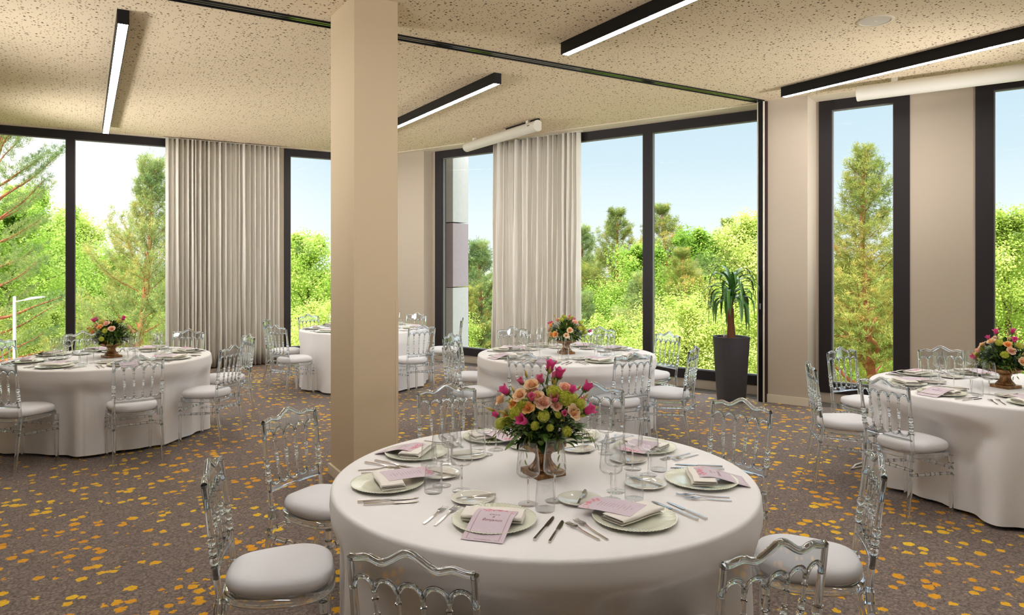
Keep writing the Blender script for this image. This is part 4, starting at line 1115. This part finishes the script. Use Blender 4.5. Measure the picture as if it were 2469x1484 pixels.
TP = {'pineA': (pine(1, 9.5, 2.9), 9.5), 'pineB': (pine(2, 9.0, 2.5, nm='needles_b'), 9.0), 'pineO': (pine(3, 11.0, 3.4, True, 'needles_b', .3, z0=.18), 11.0), 'pineT': (pine(5, 11.0, 2.6, False, 'needles', z0=.50, bare=11), 11.0),
      'broadA': (broad(1, 8.0, 2.6, 'leaves'), 8.0), 'broadB': (broad(2, 8.0, 2.4, 'leaves_y'), 8.0), 'shrub': (broad(3, 5.0, 2.2, 'leaves_y', 85000, .02, leaf=(.024,.046)), 5.0)}
NMS = {'pineA': ('pine_tree','pine'), 'pineB': ('pine_tree','pine'), 'pineO': ('pine_tree','pine'), 'pineT': ('pine_tree','pine'), 'broadA': ('broadleaf_tree','tree'), 'broadB': ('broadleaf_tree','tree'), 'shrub': ('leafy_shrub','shrub')}
def tree(kind, px, Y, topy, label, wide=1., grp='trees outside the windows'):
    (tm, fm), h0 = TP[kind]; nm, cat = NMS[kind]; p = at(px, Y, GZ); s = (zat(topy, Y) - GZ)/h0
    r = thing(nm, label, cat, p, (px*7.13 + Y) % 6.28, grp); r.scale = (s*wide, s*wide, s)
    link('trunk', tm, r); link('foliage', fm, r)
TREES = [
 ('pineO',-10,17.5,150,'big open pine with spreading boughs at the left edge window'),
 ('pineB',348,17.5,352,'pointed young pine beside the left edge of the wide curtain'),
 ('broadA',-330,24,470,'bright broadleaf tree beyond the left edge of the photo'),
 ('broadB',-620,26,480,'pale broadleaf tree far beyond the left edge of the photo'),
 ('broadA',70,24,430,'bright broadleaf tree behind the big open pine'),
 ('broadA',20,21,470,'bright broadleaf tree filling the left edge window behind the pine boughs'),
 ('broadB',170,27,500,'pale broadleaf tree behind the black mullion of the far left window'),
 ('broadA',265,25,600,'bright broadleaf tree left of the pointed young pine'),
 ('shrub',110,19,720,'low pale shrub behind the street lamp'),
 ('shrub',300,18.5,740,'low pale shrub under the pointed young pine'),
 ('broadA',745,22,545,'bright broadleaf tree in the window just left of the pillar'),
 ('shrub',775,19,705,'pale low shrub in the window just left of the pillar'),
 ('broadB',680,27,560,'pale broadleaf tree at the right edge of the wide curtain'),
 ('pineB',1152,23,565,'taller pine in the corner window left of the narrow curtain',1.4),
 ('pineA',1085,22,610,'brown green pine beside the concrete facade fin',1.4),
 ('broadB',1105,19,740,'pale broadleaf tree low beside the concrete facade fin'),
 ('pineB',1392,27,530,'hazy pine at the right edge of the narrow curtain',1.3),
 ('pineA',1482,25,495,'pointed pine left of the dark mullion',1.4),
 ('broadA',1540,22,570,'broadleaf tree just left of the dark mullion'),
 ('pineA',1606,25,485,'pointed pine just right of the dark mullion',1.35),
 ('pineB',1560,19,640,'lower pine straddling the dark mullion',1.3),
 ('broadA',1690,23,535,'bright broadleaf tree above the yucca, left of the small pine'),
 ('pineA',1748,27,520,'small brown pine top above the yucca',1.2),
 ('pineA',1655,21,590,'olive brown pine half hidden behind the low shrubs left of the yucca',1.3),
 ('broadB',1812,22,500,'pale broadleaf tree beside the folding wall'),
 ('shrub',1660,17,690,'low yellow green shrub left of the yucca'),
 ('shrub',1770,17.5,660,'low yellow green shrub behind the yucca'),
 ('shrub',1455,17,740,'low shrub behind the chair right of the middle bouquet'),
 ('pineB',1420,19,690,'low bluish pine behind the middle bouquet'),
 ('pineT',2088,14.5,335,'tall pine with orange trunk in the narrow window',1.3),
 ('broadA',2030,24,640,'broadleaf tree behind the left side of the tall orange pine'),
 ('broadB',2160,25,620,'pale broadleaf tree behind the right side of the tall orange pine'),
 ('broadB',2425,21.5,490,'pale broadleaf tree in the window at the right edge'),
 ('broadA',2530,23,470,'bright broadleaf tree cut by the right edge of the photo'),
]
for a in TREES: tree(*a[:5], *(a[5:] or (1.,)))
i = 0
for px in range(-1340, 2760, 135):
    i += 1; k = ('broadA','broadB','pineA','broadA','broadB')[i % 5]
    tree(k, px + (i*37 % 50), 33 + (i*7 % 12), 590 + (i*53 % 50), 'tree of the distant forest edge far behind the nearer trees', 1.5, 'distant forest edge')
q = at(35, 15, GZ); zt = zat(715, 15)
sl = thing('street_lamp', 'slim grey street lamp outside the far left window', 'street lamp', q, -ANG)
b = MB(); b.tube([(0,0,0),(0,0,zt-GZ)], [.045,.03], 10); b.build('pole', M['white_metal'], sl)
b = MB(); b.tube([(0,0,zt-GZ-.12),(.32,0,zt-GZ-.06)], .014, 8); b.build('arm', M['white_metal'], sl)
b = MB(); b.loft([[(x,-w,z),(x,w,z),(x,w*.7,z+h_),(x,-w*.7,z+h_)] for x, w, z, h_ in ((.24,.03,zt-GZ-.09,.04),(.40,.075,zt-GZ-.06,.05),(.62,.06,zt-GZ-.025,.03))]); b.build('head', M['white_metal'], sl)

# ------------------------------------------------------------------ light
w = bpy.data.worlds.new('sky'); SC.world = w; w.use_nodes = True; t = w.node_tree; nd = t.nodes; bg = nd['Background']
tc = nd.new('ShaderNodeTexCoord'); sx = nd.new('ShaderNodeSeparateXYZ'); t.links.new(tc.outputs['Generated'], sx.inputs[0])
rp = nd.new('ShaderNodeValToRGB'); e = rp.color_ramp.elements
e[0].position = 0; e[0].color = (.84,.89,.90,1); e[1].position = 1; e[1].color = (4.0,4.5,5.0,1)
for p_, c_ in ((.06,(.76,.86,.89,1)),(.14,(.60,.75,.83,1)),(.26,(.49,.66,.79,1)),(.36,(1.1,1.25,1.4,1)),(.55,(2.9,3.2,3.6,1))): q_ = e.new(p_); q_.color = c_
t.links.new(sx.outputs['Z'], rp.inputs[0])
mr = nd.new('ShaderNodeMapRange'); mr.inputs[1].default_value = .30; mr.inputs[2].default_value = -.10; t.links.new(sx.outputs['X'], mr.inputs[0])
mxs = nd.new('ShaderNodeMix'); mxs.data_type = 'RGBA'; mxs.blend_type = 'ADD'; t.links.new(mr.outputs[0], mxs.inputs[0]); t.links.new(rp.outputs[0], mxs.inputs[6]); mxs.inputs[7].default_value = (.42,.27,.18,1)
t.links.new(mxs.outputs[2], bg.inputs[0]); bg.inputs[1].default_value = 1.0
sun = bpy.data.lights.new('sun', 'SUN'); sun.energy = 5.2; sun.angle = radians(3); sun.color = (1,.95,.84)
so = bpy.data.objects.new('sun', sun); COL.objects.link(so)
sd = uv(.35, 1.0, -1.15).normalized(); so.rotation_euler = sd.to_track_quat('-Z', 'Y').to_euler(); so.location = (0,0,30)

# added fill light without real lamps: unseen soft spots bounced off the ceiling
def bounce(p, q, watts, cone, rad=.35):
    l = bpy.data.lights.new('bounce_fill', 'SPOT'); l.energy = watts; l.spot_size = radians(cone); l.spot_blend = 1.0; l.shadow_soft_size = rad; l.color = (1,.985,.965)
    o = bpy.data.objects.new('bounce_fill', l); COL.objects.link(o); o.location = p; o.rotation_euler = (Vector(q)-Vector(p)).to_track_quat('-Z','Y').to_euler()
bounce((-2.2,10.8,1.7), (3.2,10.6,CEIL), 600, 80)
bounce((-2.4,6.8,1.7), (2.2,7.6,CEIL), 400, 85)
bounce((-3.8,5.2,1.7), (-.5,6.8,CEIL), 110, 95)
bounce((-1.8,2.0,2.2), (1.2,4.6,CEIL), 250, 95)
bounce((6.9,-1.2,2.3), (6.0,3.4,CEIL), 330, 85)
bounce((2.4,-2.8,2.3), (3.4,2.4,CEIL), 330, 80)
bounce((7.6,1.2,2.1), (5.6,7.8,CEIL), 640, 70)
# ------------------------------------------------------------------ camera
cd = bpy.data.cameras.new('camera'); co = bpy.data.objects.new('camera', cd); COL.objects.link(co)
cd.sensor_fit = 'HORIZONTAL'; cd.sensor_width = 36; cd.lens = F/2469*36; cd.shift_y = -(742-HY)/2469; cd.clip_end = 400; cd.clip_start = .05
co.location = (0,0,EYE); co.rotation_euler = (pi/2, 0, -ANG); SC.camera = co
SC.view_settings.view_transform = 'Standard'; SC.view_settings.look = 'None'; SC.view_settings.gamma = 1; SC.view_settings.use_curve_mapping = False
SC.view_settings.exposure = 0.27
cy = SC.cycles
cy.use_denoising = True; cy.max_bounces = 14; cy.transmission_bounces = 12; cy.transparent_max_bounces = 40; cy.glossy_bounces = 6; cy.diffuse_bounces = 4
cy.sample_clamp_indirect = 8; cy.blur_glossy = .6
